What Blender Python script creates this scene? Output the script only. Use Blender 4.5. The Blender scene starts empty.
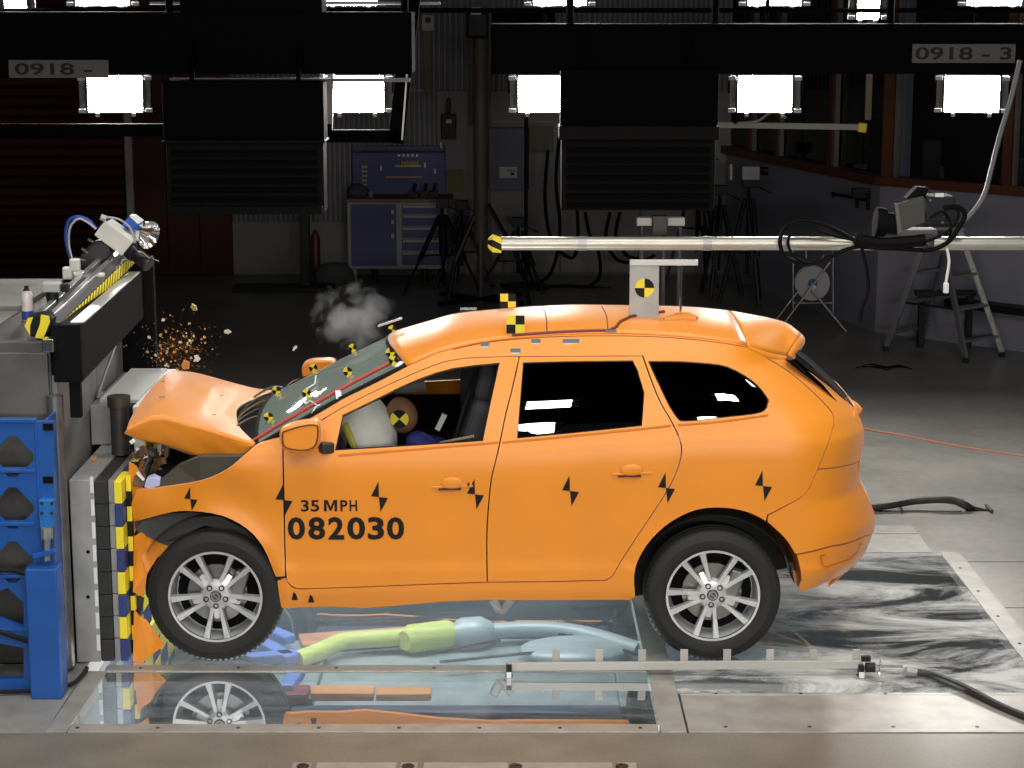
import bpy, bmesh, math, random
from mathutils import Vector, Matrix, Euler, noise
from mathutils.geometry import delaunay_2d_cdt
random.seed(7)
sc = bpy.context.scene
COL = sc.collection
# ------------------------------------------------------------------ camera
CAM_H, CAM_Y, TILT, F = 3.60, -10.3, math.radians(11.14), 1960.0
cd = bpy.data.cameras.new('camera'); cd.sensor_width = 36.0; cd.lens = F / 1024 * 36
cd.clip_start = .1; cd.clip_end = 100
cam = bpy.data.objects.new('camera', cd); COL.objects.link(cam)
cam.location = (0, CAM_Y, CAM_H); cam.rotation_euler = (math.radians(90) - TILT, 0, 0)
sc.camera = cam
# ------------------------------------------------------------------ world and exposure
wd = bpy.data.worlds.new('world'); sc.world = wd; wd.use_nodes = True
wd.node_tree.nodes['Background'].inputs[0].default_value = (.8, .85, 1, 1)
wd.node_tree.nodes['Background'].inputs[1].default_value = .05
sc.view_settings.view_transform = 'Standard'; sc.view_settings.look = 'None'
sc.view_settings.exposure = 0.0; sc.view_settings.gamma = 1.0
sc.view_settings.use_curve_mapping = False
FILL = 42     # watts of each added fill lamp behind the camera
KEY = 12      # watts of each camera-side floodlight
TOP = 13      # watts of each overhead floodlight
PIT = 90       # watts of each lamp in the pit
BACKROW = 110   # emission of the visible floodlights
ct, st = math.cos(TILT), math.sin(TILT)

def ray(px, py):
    a = (px - 512) / F; b = (384 - py) / F
    return Vector((a, ct + b * st, -st + b * ct))
def W(px, py, Y):          # point of the world at depth Y
    r = ray(px, py); t = (Y - CAM_Y) / r.y
    return Vector((r.x * t, Y, CAM_H + r.z * t))
def G(px, py, z=0.0):      # point of the world at height z
    r = ray(px, py); t = (z - CAM_H) / r.z
    return Vector((r.x * t, CAM_Y + r.y * t, z))

# ------------------------------------------------------------------ materials
MATS = {}
def mat(name, col, rough=.6, metal=0.0, noise_amt=0.0, scale=8.0, col2=None, bump=0.0, coat=0.0, spec=.5, detail=4):
    if name in MATS: return MATS[name]
    m = bpy.data.materials.new(name); m.use_nodes = True
    nt = m.node_tree; p = nt.nodes['Principled BSDF']
    p.inputs['Base Color'].default_value = (*col, 1); p.inputs['Roughness'].default_value = rough
    p.inputs['Metallic'].default_value = metal; p.inputs['Specular IOR Level'].default_value = spec
    p.inputs['Coat Weight'].default_value = coat; p.inputs['Coat Roughness'].default_value = .32
    if noise_amt or col2 or bump:
        tc = nt.nodes.new('ShaderNodeTexCoord'); nz = nt.nodes.new('ShaderNodeTexNoise')
        nz.inputs['Scale'].default_value = scale; nz.inputs['Detail'].default_value = detail
        nt.links.new(tc.outputs['Object'], nz.inputs['Vector'])
        if noise_amt or col2:
            r = nt.nodes.new('ShaderNodeValToRGB')
            c2 = col2 or tuple(max(0, c * (1 - noise_amt)) for c in col)
            r.color_ramp.elements[0].position = .35; r.color_ramp.elements[1].position = .65
            r.color_ramp.elements[0].color = (*c2, 1); r.color_ramp.elements[1].color = (*col, 1)
            nt.links.new(nz.outputs['Fac'], r.inputs['Fac']); nt.links.new(r.outputs['Color'], p.inputs['Base Color'])
        if bump:
            b = nt.nodes.new('ShaderNodeBump'); b.inputs['Strength'].default_value = bump; b.inputs['Distance'].default_value = .01
            nt.links.new(nz.outputs['Fac'], b.inputs['Height']); nt.links.new(b.outputs['Normal'], p.inputs['Normal'])
    MATS[name] = m; return m
def emit(name, col, s):
    m = bpy.data.materials.new(name); m.use_nodes = True; nt = m.node_tree; nt.nodes.clear()
    e = nt.nodes.new('ShaderNodeEmission'); o = nt.nodes.new('ShaderNodeOutputMaterial')
    e.inputs[0].default_value = (*col, 1); e.inputs[1].default_value = s
    nt.links.new(e.outputs[0], o.inputs[0]); return m
def glass(name, tint, gloss=.12, rough=.02, haze=0.0, hazecol=(.7, .75, .75), fres=True):
    m = bpy.data.materials.new(name); m.use_nodes = True; nt = m.node_tree; nt.nodes.clear(); L = nt.links
    o = nt.nodes.new('ShaderNodeOutputMaterial'); t = nt.nodes.new('ShaderNodeBsdfTransparent'); t.inputs[0].default_value = (*tint, 1)
    g = nt.nodes.new('ShaderNodeBsdfGlossy'); g.inputs['Roughness'].default_value = rough
    mx = nt.nodes.new('ShaderNodeMixShader')
    if fres:
        lw = nt.nodes.new('ShaderNodeFresnel'); lw.inputs[0].default_value = 1.45
        ad = nt.nodes.new('ShaderNodeMath'); ad.operation = 'ADD'; ad.inputs[1].default_value = gloss
        L.new(lw.outputs[0], ad.inputs[0]); L.new(ad.outputs[0], mx.inputs[0])
    else: mx.inputs[0].default_value = gloss
    L.new(t.outputs[0], mx.inputs[1]); L.new(g.outputs[0], mx.inputs[2]); last = mx
    if haze:
        d = nt.nodes.new('ShaderNodeBsdfDiffuse'); d.inputs[0].default_value = (*hazecol, 1)
        m2 = nt.nodes.new('ShaderNodeMixShader'); m2.inputs[0].default_value = haze
        L.new(mx.outputs[0], m2.inputs[1]); L.new(d.outputs[0], m2.inputs[2]); last = m2
    L.new(last.outputs[0], o.inputs[0]); return m

ORANGE = mat('orange_paint', (.80, .265, .014), .42, 0, .05, 3, coat=.12, spec=.5)
_p = ORANGE.node_tree.nodes['Principled BSDF']; _p.inputs['Sheen Weight'].default_value = .45; _p.inputs['Sheen Roughness'].default_value = .35
ORANGE_IN = mat('orange_inner', (.55, .16, .015), .6)
BLACK = mat('black_paint', (.008, .008, .009), .5, spec=.3)
BLACKM = mat('black_matte', (.003, .003, .0035), .8, spec=.15)
DARK = mat('dark_plastic', (.03, .03, .032), .45)
RUBBER = mat('tyre_rubber', (.011, .0105, .010), .7, bump=.15, scale=40)
ALLOY = mat('alloy', (.60, .60, .60), .34, .6)
STEEL = mat('steel', (.42, .42, .42), .42, .6, .25, 6)
GREYP = mat('grey_paint', (.36, .36, .35), .55, 0, .2, 5)
BARR = mat('barrier_steel', (.30, .30, .295), .5, .25, .35, 3.5, bump=.1)
BARR_D = mat('barrier_dark_steel', (.16, .155, .145), .5, .3, .5, 2.5, bump=.15)
YEL = mat('yellow_tape', (.85, .68, .03), .5)
STICK = mat('sticker_black', (.010, .010, .011), .6, spec=.2)
NAVY = mat('navy_block', (.03, .05, .2), .5, 0, .3, 20)
BLUE = mat('blue_enamel', (.012, .10, .40), .35, 0, .15, 5, coat=.3)
BLUE_D = mat('blue_cabinet', (.04, .055, .19), .5)
WHITE = mat('white_paint', (.75, .75, .73), .5)
CHROME = mat('chrome', (.8, .8, .8), .15, 1)
RED = mat('red_cable', (.5, .05, .03), .5)

# ------------------------------------------------------------------ object helpers
ORG = {}
def tag(o, label=None, cat=None, group=None, kind=None):
    if label: o['label'] = label
    if cat: o['category'] = cat
    if group: o['group'] = group
    if kind: o['kind'] = kind
    return o
def thing(name, label, cat, loc, group=None):
    o = bpy.data.objects.new(name, None); o.empty_display_size = .1; COL.objects.link(o)
    o.location = loc; ORG[o.name] = Vector(loc); return tag(o, label, cat, group)
class MB:
    def __init__(s): s.v = []; s.f = []; s.mi = []; s.cur = 0
    def add(s, vs, fs, mi=None):
        b = len(s.v); s.v += [Vector(v) for v in vs]
        for f in fs: s.f.append([b + i for i in f]); s.mi.append(s.cur if mi is None else mi)
        return s
    def box(s, c, d, rot=None, mi=None):
        c = Vector(c); R = (rot.to_matrix() if isinstance(rot, Euler) else rot) if rot is not None else Matrix.Identity(3)
        vs = [c + R @ Vector((x * d[0] / 2, y * d[1] / 2, z * d[2] / 2)) for x in (-1, 1) for y in (-1, 1) for z in (-1, 1)]
        return s.add(vs, [(0, 1, 3, 2), (4, 6, 7, 5), (0, 4, 5, 1), (2, 3, 7, 6), (0, 2, 6, 4), (1, 5, 7, 3)], mi)
    def span(s, a, b, mi=None):
        a, b = Vector(a), Vector(b); return s.box((a + b) / 2, [abs(b[i] - a[i]) for i in range(3)], None, mi)
    def beam(s, a, b, w, h, mi=None, up=(0, 0, 1)):
        a, b = Vector(a), Vector(b); x = (b - a).normalized(); y = Vector(up).cross(x)
        if y.length < 1e-4: y = Vector((0, 1, 0)).cross(x)
        y.normalize(); z = x.cross(y); R = Matrix((x, y, z)).transposed()
        return s.box((a + b) / 2, ((b - a).length, w, h), R, mi)
    def tube(s, pts, r, n=8, mi=None, cap=True):
        pts = [Vector(p) for p in pts]; rs = r if isinstance(r, (list, tuple)) else [r] * len(pts)
        vs = []; fs = []; ref = None
        for i, p in enumerate(pts):
            t = (pts[min(i + 1, len(pts) - 1)] - pts[max(i - 1, 0)]).normalized()
            if ref is None: ref = Vector((0, 0, 1)) if abs(t.z) < .9 else Vector((1, 0, 0))
            a = (ref - t * ref.dot(t)).normalized(); b = t.cross(a); ref = a
            for k in range(n):
                th = 2 * math.pi * k / n; vs.append(p + (a * math.cos(th) + b * math.sin(th)) * rs[i])
        for i in range(len(pts) - 1):
            for k in range(n):
                fs.append((i * n + k, i * n + (k + 1) % n, (i + 1) * n + (k + 1) % n, (i + 1) * n + k))
        if cap: fs.append(tuple(range(n))[::-1]); fs.append(tuple((len(pts) - 1) * n + k for k in range(n)))
        return s.add(vs, fs, mi)
    def lathe(s, c, prof, n=24, axis='Z', mi=None, closed=False):
        c = Vector(c); vs = []; fs = []
        for r, h in prof:
            for k in range(n):
                th = 2 * math.pi * k / n; x, y = r * math.cos(th), r * math.sin(th)
                vs.append(c + (Vector((x, y, h)) if axis == 'Z' else Vector((x, h, y)) if axis == 'Y' else Vector((h, x, y))))
        m = len(prof)
        for i in range(m if closed else m - 1):
            j = (i + 1) % m
            for k in range(n): fs.append((i * n + k, i * n + (k + 1) % n, j * n + (k + 1) % n, j * n + k))
        return s.add(vs, fs, mi)
    def ell(s, c, r, n=14, m=9, rot=None, mi=None):
        c = Vector(c); R = rot.to_matrix() if rot is not None else Matrix.Identity(3); vs = []; fs = []
        for i in range(m + 1):
            ph = math.pi * i / m
            for k in range(n):
                th = 2 * math.pi * k / n
                vs.append(c + R @ Vector((r[0] * math.sin(ph) * math.cos(th), r[1] * math.sin(ph) * math.sin(th), r[2] * math.cos(ph))))
        for i in range(m):
            for k in range(n): fs.append((i * n + k, (i + 1) * n + k, (i + 1) * n + (k + 1) % n, i * n + (k + 1) % n))
        return s.add(vs, fs, mi)
    def prism(s, poly, d, mi=None):     # extrude a list of points by vector d
        n = len(poly); d = Vector(d); vs = [Vector(p) for p in poly] + [Vector(p) + d for p in poly]
        return s.add(vs, [tuple(range(n)), tuple(range(2 * n - 1, n - 1, -1))] + [(i, i + n, (i + 1) % n + n, (i + 1) % n) for i in range(n)], mi)
    def build(s, name, mats, parent=None, smooth=False, bevel=0, label=None, cat=None, group=None, kind=None, seg=2, fix=True):
        if not isinstance(mats, (list, tuple)): mats = [mats]
        if parent is not None: org = ORG[parent.name]
        else:
            xs = [v.x for v in s.v]; ys = [v.y for v in s.v]; zs = [v.z for v in s.v]
            org = Vector(((min(xs) + max(xs)) / 2, (min(ys) + max(ys)) / 2, min(zs)))
        me = bpy.data.meshes.new(name); me.from_pydata([v - org for v in s.v], [], s.f)
        for m in mats: me.materials.append(m)
        if fix:
            bm = bmesh.new(); bm.from_mesh(me)
            bmesh.ops.remove_doubles(bm, verts=bm.verts, dist=1e-5) if smooth else None
            bmesh.ops.recalc_face_normals(bm, faces=bm.faces)
            # material index kept through order
            bm.to_mesh(me); bm.free()
        if len(me.polygons) == len(s.mi):
            for p, i in zip(me.polygons, s.mi): p.material_index = i
        if smooth:
            for p in me.polygons: p.use_smooth = True
            if smooth != 'all':
                try: me.set_sharp_from_angle(angle=math.radians(35))
                except Exception: pass
        o = bpy.data.objects.new(name, me); COL.objects.link(o)
        if parent is not None: o.parent = parent; ORG[o.name] = org
        else: o.location = org; ORG[o.name] = org
        if bevel:
            b = o.modifiers.new('bevel', 'BEVEL'); b.width = bevel; b.segments = seg; b.limit_method = 'ANGLE'
        tag(o, label, cat, group, kind); return o
def copy_to(src, loc, label=None, group=None):
    c = src.copy(); COL.objects.link(c); c.location = loc; ORG[c.name] = Vector(loc)
    for ch in list(src.children):
        d = ch.copy(); COL.objects.link(d); d.parent = c
        for g in list(ch.children):
            e = g.copy(); COL.objects.link(e); e.parent = d
    return tag(c, label, None, group)
def crv(pts, n=6):
    out = []; P = [Vector(p) for p in pts]
    for i in range(len(P) - 1):
        a = P[max(i - 1, 0)]; b = P[i]; c = P[i + 1]; d = P[min(i + 2, len(P) - 1)]
        for k in range(n):
            t = k / n
            out.append(.5 * ((2 * b) + (c - a) * t + (2 * a - 5 * b + 4 * c - d) * t * t + (3 * b - a - 3 * c + d) * t ** 3))
    out.append(P[-1]); return out
def lerp_t(tab, x):
    if x <= tab[0][0]: return tab[0][1]
    for (a, p), (b, q) in zip(tab, tab[1:]):
        if x <= b:
            t = (x - a) / (b - a) if b > a else 0
            return p + (q - p) * t
    return tab[-1][1]
def text_polys(txt, h_m, w_m, bold=.0):
    """font text as 2d verts / faces fitted to width and height"""
    cu = bpy.data.curves.new('txt', 'FONT'); cu.body = txt; cu.size = 1; cu.offset = bold; cu.resolution_u = 3
    ob = bpy.data.objects.new('txt', cu); COL.objects.link(ob)
    dg = bpy.context.evaluated_depsgraph_get(); me = bpy.data.meshes.new_from_object(ob.evaluated_get(dg))
    vs = [v.co.copy() for v in me.vertices]; fs = [list(p.vertices) for p in me.polygons]
    bpy.data.objects.remove(ob); bpy.data.curves.remove(cu); bpy.data.meshes.remove(me)
    x0 = min(v.x for v in vs); x1 = max(v.x for v in vs); y0 = min(v.y for v in vs); y1 = max(v.y for v in vs)
    return [((v.x - x0) / (x1 - x0) * w_m, (v.y - y0) / (y1 - y0) * h_m) for v in vs], fs
def quad_target(mb, c, ax, ay, r, square=False, yi=0, bi=1, n=5):
    """yellow / black quadrant marker around c in plane (ax, ay)"""
    c = Vector(c)
    for q in range(4):
        vs = [c]
        if square:
            k = [(1, 0), (1, 1), (0, 1), (-1, 1), (-1, 0), (-1, -1), (0, -1), (1, -1), (1, 0)]
            for a, b in k[2 * q:2 * q + 3]: vs.append(c + ax * r * a + ay * r * b)
        else:
            for i in range(n + 1):
                th = math.pi / 2 * (q + i / n); vs.append(c + ax * r * math.cos(th) + ay * r * math.sin(th))
        mb.add(vs, [tuple(range(len(vs)))], yi if q % 2 else bi)
# ================================================================== SETTING
ZF = 0.0
yb = G(512, 275).y                     # back wall
FLOORM = bpy.data.materials.new('floor_concrete'); FLOORM.use_nodes = True
def floor_mat(m, cA, cB, ra, rb, sc_=(1.2, 9)):
    nt = m.node_tree; L = nt.links; p = nt.nodes['Principled BSDF']
    g = nt.nodes.new('ShaderNodeNewGeometry')
    n1 = nt.nodes.new('ShaderNodeTexNoise'); n1.inputs['Scale'].default_value = sc_[0]; n1.inputs['Detail'].default_value = 6
    n2 = nt.nodes.new('ShaderNodeTexNoise'); n2.inputs['Scale'].default_value = sc_[1]; n2.inputs['Detail'].default_value = 8; n2.inputs['Roughness'].default_value = .7
    L.new(g.outputs['Position'], n1.inputs['Vector']); L.new(g.outputs['Position'], n2.inputs['Vector'])
    mm = nt.nodes.new('ShaderNodeMath'); mm.operation = 'MULTIPLY_ADD'; mm.inputs[1].default_value = .5; L.new(n2.outputs['Fac'], mm.inputs[0])
    h = nt.nodes.new('ShaderNodeMath'); h.operation = 'MULTIPLY'; h.inputs[1].default_value = .5; L.new(n1.outputs['Fac'], h.inputs[0]); L.new(h.outputs[0], mm.inputs[2])
    r = nt.nodes.new('ShaderNodeValToRGB'); r.color_ramp.elements[0].position = .38; r.color_ramp.elements[1].position = .62
    r.color_ramp.elements[0].color = (*cA, 1); r.color_ramp.elements[1].color = (*cB, 1)
    L.new(mm.outputs[0], r.inputs[0]); L.new(r.outputs[0], p.inputs['Base Color'])
    mr = nt.nodes.new('ShaderNodeMapRange'); mr.inputs['To Min'].default_value = ra; mr.inputs['To Max'].default_value = rb
    L.new(n1.outputs['Fac'], mr.inputs[0]); L.new(mr.outputs[0], p.inputs['Roughness'])
    b = nt.nodes.new('ShaderNodeBump'); b.inputs['Strength'].default_value = .08; b.inputs['Distance'].default_value = .01
    L.new(n2.outputs['Fac'], b.inputs['Height']); L.new(b.outputs['Normal'], p.inputs['Normal'])
floor_mat(FLOORM, (.20, .195, .175), (.29, .282, .26), .30, .44)
APRON = bpy.data.materials.new('apron_concrete'); APRON.use_nodes = True
floor_mat(APRON, (.12, .108, .085), (.185, .165, .13), .34, .5, (3, 60))
# panel layout (metres) from the photograph
YN = G(512, 733).y; YN1 = G(512, 725).y; YC0 = G(512, 672).y; YC1 = G(512, 666).y; YB = 2.05
XL0 = G(45, 733).x; XL1 = G(72, 733).x
XM0 = G(661, 733).x; XM1 = G(687, 733).x
Y2N = G(512, 693.5).y; Y2B = G(512, 553).y; XRE = G(925, 553).x
XR0 = 2.83; XR1 = 2.96
# floor with openings over the pit: built from slabs around the openings
fm = MB()
def slab(x0, x1, y0, y1): fm.span((x0, y0, -.12), (x1, y1, 0))
slab(-9, 9, YB if YB > Y2B else Y2B, yb + .5)
slab(-9, XL0, YN, max(YB, Y2B)); slab(XR1, 9, YN, max(YB, Y2B))
if Y2B < YB: slab(XM1, XR1, Y2B, YB)
else: slab(XL0, XM1, YB, Y2B)
fm.build('floor', FLOORM, kind='structure')
fm = MB(); fm.span((-9, -8, -.12), (9, YN - .003, 0)); ap = fm.build('floor', APRON, kind='structure')
# pit below the glazed panels
pm = MB(); x0, x1, y0, y1, zb = XL0 - .05, XR1 + .1, YN + .02, max(YB, Y2B) + .2, -1.6
pm.add([(x0, y0, zb), (x1, y0, zb), (x1, y1, zb), (x0, y1, zb)], [(0, 1, 2, 3)])
for a, b in (((x0, y0), (x1, y0)), ((x1, y0), (x1, y1)), ((x1, y1), (x0, y1)), ((x0, y1), (x0, y0))):
    pm.add([(a[0], a[1], zb), (b[0], b[1], zb), (b[0], b[1], -.13), (a[0], a[1], -.13)], [(0, 1, 2, 3)])
pit = pm.build('floor', mat('pit_wall', (.05, .06, .075), .7, 0, .3, 2), kind='structure', fix=False)
# steel frame plates around the openings
FR = mat('floor_frame_steel', (.36, .345, .315), .42, .35, .22, 7, bump=.05)
frame = thing('pit_cover_frame', 'grey screwed steel frame round the glazed floor panels under the orange car', 'floor frame', (0, YN, 0))
def strip(name, quad, m=FR, z0=-.06, z1=.006, par=frame, bev=.002):
    mb = MB(); mb.prism([(x, y, z0) for x, y in quad], (0, 0, z1 - z0)); return mb.build(name, m, par, bevel=bev, seg=1)
def rect(x0, x1, y0, y1): return [(x0, y0), (x1, y0), (x1, y1), (x0, y1)]
xl0 = G(45, 733); xl1 = G(92, 668)     # slightly angled left plate
strip('frame_plate', [(G(45, 733).x, YN), (G(66, 733).x, YN), (G(66, 733).x + .02, YC0), (G(45, 733).x + .02, YC0)])
strip('frame_plate', rect(G(67, 733).x, G(661, 733).x - .01, YN, YN1))
strip('frame_plate', rect(G(67, 733).x, XM0 - .01, YC0, YC1))
strip('frame_plate', [(XM0, YN), (XM1, YN), (XM1 - .01, YB), (XM0 - .02, YB)])
strip('frame_plate', rect(XM1 + .01, XR1, YN, Y2N - .04))
strip('frame_plate', rect(XM1 + .01, XR1, Y2N - .035, Y2N))
strip('frame_plate', rect(XR0, XR1, Y2N + .01, Y2B))
strip('frame_plate', rect(.9, XRE + .05, Y2B, G(512, 535).y))
strip('frame_plate', rect(.9, XRE + .05, G(512, 534.3).y, G(512, 526).y))
strip('frame_plate', rect(XL0, XM0, YB, YB + .1))
SCR = mat('screw_dark', (.04, .04, .04), .4, .6)
k = 0
for (x0, x1, y, n) in ((XL0 + .15, XM0 - .1, (YN + YN1) / 2, 8), (XM1 + .2, XR1 - .2, YN + .07, 5), (XM1 + .2, XR1 - .1, Y2N - .018, 5),
                       (XL0 + .3, XM0 - .1, (YC0 + YC1) / 2, 6), (1.75, 2.3, Y2B + .06, 3), (1.75, 2.3, G(512, 530).y, 3)):
    for i in range(n):
        mb = MB(); mb.lathe((x0 + (x1 - x0) * i / (n - 1), y, .006), [(0, .003), (.009, .003), (.011, 0)], 8); mb.build('screw', SCR, frame)
for i in range(5):
    mb = MB(); mb.lathe((XR0 + .05, Y2N + .3 + i * .5, .006), [(0, .003), (.009, .003), (.011, 0)], 8); mb.build('screw', SCR, frame)
# glazed panels
def glaze(name, amt, dirt, c_d, c_l, stretch, thr, nsc):
    m = bpy.data.materials.new(name); m.use_nodes = True; nt = m.node_tree; nt.nodes.clear(); L = nt.links
    o = nt.nodes.new('ShaderNodeOutputMaterial'); t = nt.nodes.new('ShaderNodeBsdfTransparent'); t.inputs[0].default_value = (.80, .88, .90, 1)
    g = nt.nodes.new('ShaderNodeBsdfGlossy'); g.inputs['Color'].default_value = (.95, .97, .98, 1); g.inputs['Roughness'].default_value = .02
    mx = nt.nodes.new('ShaderNodeMixShader'); mx.inputs[0].default_value = amt
    L.new(t.outputs[0], mx.inputs[1]); L.new(g.outputs[0], mx.inputs[2])
    geo = nt.nodes.new('ShaderNodeNewGeometry'); mp = nt.nodes.new('ShaderNodeMapping'); mp.inputs['Scale'].default_value = stretch
    L.new(geo.outputs['Position'], mp.inputs['Vector'])
    n = nt.nodes.new('ShaderNodeTexNoise'); n.inputs['Scale'].default_value = nsc; n.inputs['Detail'].default_value = 9; n.inputs['Roughness'].default_value = .68; n.inputs['Distortion'].default_value = .8
    L.new(mp.outputs[0], n.inputs['Vector'])
    r = nt.nodes.new('ShaderNodeValToRGB'); r.color_ramp.elements[0].position = thr[0]; r.color_ramp.elements[1].position = thr[1]
    r.color_ramp.elements[0].color = (c_d, c_d, c_d, 1); r.color_ramp.elements[1].color = (c_l, c_l, c_l, 1)
    L.new(n.outputs['Fac'], r.inputs[0])
    d = nt.nodes.new('ShaderNodeBsdfDiffuse'); d.inputs[0].default_value = (*dirt, 1)
    m2 = nt.nodes.new('ShaderNodeMixShader'); L.new(r.outputs[0], m2.inputs[0]); L.new(mx.outputs[0], m2.inputs[1]); L.new(d.outputs[0], m2.inputs[2])
    L.new(m2.outputs[0], o.inputs[0]); return m
GL1 = glaze('glazed_panel_clear', .62, (.50, .54, .54), .06, .40, (.5, 2.5, 1), (.45, .75), 3)
GL2 = glaze('glazed_panel_smeared', .36, (.62, .63, .62), .05, .88, (.55, 1.25, 1), (.43, .60), 1.7)
GL0 = glaze('glazed_panel_front', .60, (.50, .52, .52), .02, .22, (.5, 2.5, 1), (.45, .75), 3)
def pane(name, quad, m, label):
    mb = MB(); mb.add([(x, y, 0) for x, y in quad], [(0, 1, 2, 3)])
    return mb.build(name, m, label=label, cat='glass panel', fix=False)
pane('glass_panel', rect(G(67, 733).x, XM0, YN1, YC0), GL0, 'clear front floor panel mirroring the front wheel')
pane('glass_panel', rect(G(67, 733).x, XM0, YC1, YB), GL1, 'clear floor panel under the car mirroring its coloured underside')
pane('glass_panel', rect(XM1, XR0, Y2N, Y2B), GL2, 'dark floor panel with white smears under the rear wheel')
# lamps in the pit that light the underside
for i, x in enumerate((-1.9, -.9, .1)):
    t = thing('pit_lamp', 'flat lamp in the pit under the glass floor', 'lamp', (x, 1.1, -1.4), 'lamps in the pit')
    mb = MB(); mb.span((x - .3, .9, -1.45), (x + .3, 1.3, -1.41)); mb.build('housing', BLACK, t)
    mb = MB(); mb.lathe((x, 1.1, -1.6), [(0, 0), (.08, 0), (.03, .02), (.03, .15)], 8); mb.build('stand', BLACK, t)
    ld = bpy.data.lights.new('lamp_light', 'AREA'); ld.shape = 'RECTANGLE'; ld.size = .55; ld.size_y = .35; ld.energy = PIT; ld.color = (1, 1, .98)
    lo = bpy.data.objects.new('lamp_light', ld); COL.objects.link(lo); lo.parent = t; lo.location = (0, 0, .0); lo.rotation_euler = (math.pi, 0, 0)
# floor joints, hatch plates and the slot track at the bottom edge
JNT = mat('joint_dark', (.05, .047, .04), .7)
tr = thing('floor_track', 'slotted metal track with bolt recesses let into the concrete in front', 'floor track', (G(463, 766).x, G(463, 766).y, 0))
for a, b in ((293, 312), (317, 397), (401, 418), (424, 508), (516, 612), (617, 636)):
    A = G(a, 763); B = G(b, 763); mb = MB(); mb.span((A.x, A.y - .45, -.005), (B.x, A.y, .004)); mb.build('track_plate', FR, tr, bevel=.002, seg=1)
for px in (303, 408, 516, 622):
    p = G(px, 767); mb = MB(); mb.lathe((p.x, p.y, .004), [(.012, .004), (.03, .004), (.032, 0)], 12); mb.lathe((p.x, p.y, .0045), [(0, .001), (.012, .001)], 12); mb.build('bolt_recess', SCR, tr)
jt = MB()
for y in (Y2B + 1.0,): jt.span((1.0, G(512, 597).y, .0005), (1.0, G(512, 597).y, .001))
a = G(940, 587); b = G(1024, 587)
for (p, q) in (((930, 562), (1100, 562)), ((945, 608), (1100, 608))):
    A = G(*p); B = G(*q); jt.span((XR1 + .01, A.y, 0), (4.2, A.y + .008, .0015))
jt.build('trim_1', JNT, kind='structure')

# ---- walls
CORR = mat('corrugated_grey', (.17, .165, .175), .55, .1)
WAIN = mat('wainscot_grey', (.20, .20, .195), .6, 0, .1, 2)
wb = MB(); wb.span((-9, yb, 0), (4.5, yb + .2, 7)); wall_back = wb.build('wall_back', mat('back_wall', (.12, .12, .125), .7), kind='structure')
def ribs(x0, x1, z0, z1, name='corrugated_sheet'):
    mb = MB(); n = int((x1 - x0) / .065)
    for i in range(n):
        x = x0 + (i + .25) * (x1 - x0) / n; mb.prism([(x, yb, z0), (x + .008, yb - .03, z0), (x + .034, yb - .03, z0), (x + .042, yb, z0)], (0, 0, z1 - z0))
    o = mb.build(name, CORR, wall_back); o['kind'] = 'stuff'; return o
def zb_(py): return W(512, py, yb).z
def xb_(px, py=150): return W(px, py, yb).x
ribs(xb_(232), xb_(437), zb_(222), 4.2)
ribs(xb_(437), xb_(476), zb_(90), 4.2); ribs(xb_(491), xb_(735), zb_(90), 4.2)
def wallpanel(a, b, c, d, m=WAIN, th=.02, nm='wall_panel'):
    mb = MB(); p = W(a, d, yb); q = W(b, c, yb); mb.span((p.x, yb - th, p.z), (q.x, yb, q.z)); return mb.build(nm, m, wall_back, bevel=.004, seg=1)
wallpanel(232, 290, 222, 274); wallpanel(291, 348, 222, 274); wallpanel(438, 476, 91, 272); wallpanel(491, 560, 91, 272); wallpanel(561, 640, 91, 272); wallpanel(641, 735, 91, 272)
# red roller doors with a pale post
SH = mat('dark_red_shutter', (.045, .008, .007), .7, spec=.2)
for k, (a, b) in enumerate(((-60, 126), (135, 232))):
    mb = MB(); x0, x1 = xb_(a, 200), xb_(b, 200); mb.span((x0, yb - .04, 0), (x1, yb, 5)); d = mb.build('door_%d' % (k + 1), BLACKM, kind='structure')
    z = 0.0
    if k == 1:
        for i in range(3):
            mb = MB(); w3 = (x1 - x0) / 3; mb.span((x0 + i * w3 + .005, yb - .06, .01), (x0 + (i + 1) * w3 - .005, yb - .04, 4.2)); mb.build('door_panel', mat('brown_red_panel', (.05, .014, .010), .6, spec=.2), d)
        z = 9
    while z < 4.0:
        mb = MB(); mb.prism([(x0, yb - .04, z + .005), (x0, yb - .075, z + .03), (x0, yb - .075, z + .10), (x0, yb - .04, z + .125)], (x1 - x0, 0, 0)); mb.build('slat', SH, d); z += .13
mb = MB(); mb.span((xb_(127), yb - .14, 0), (xb_(134), yb, 4.5)); mb.build('trim_2', mat('pale_post', (.30, .29, .30), .6), kind='structure')
mb = MB(); mb.span((-9, -8, 7), (9, yb + .5, 7.15)); mb.build('ceiling', BLACKM, kind='structure')
mb = MB(); mb.span((-9.2, -8, 0), (-9, yb + .5, 7)); mb.build('wall_left', mat('side_wall_dark', (.06, .06, .06), .8), kind='structure')
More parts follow.
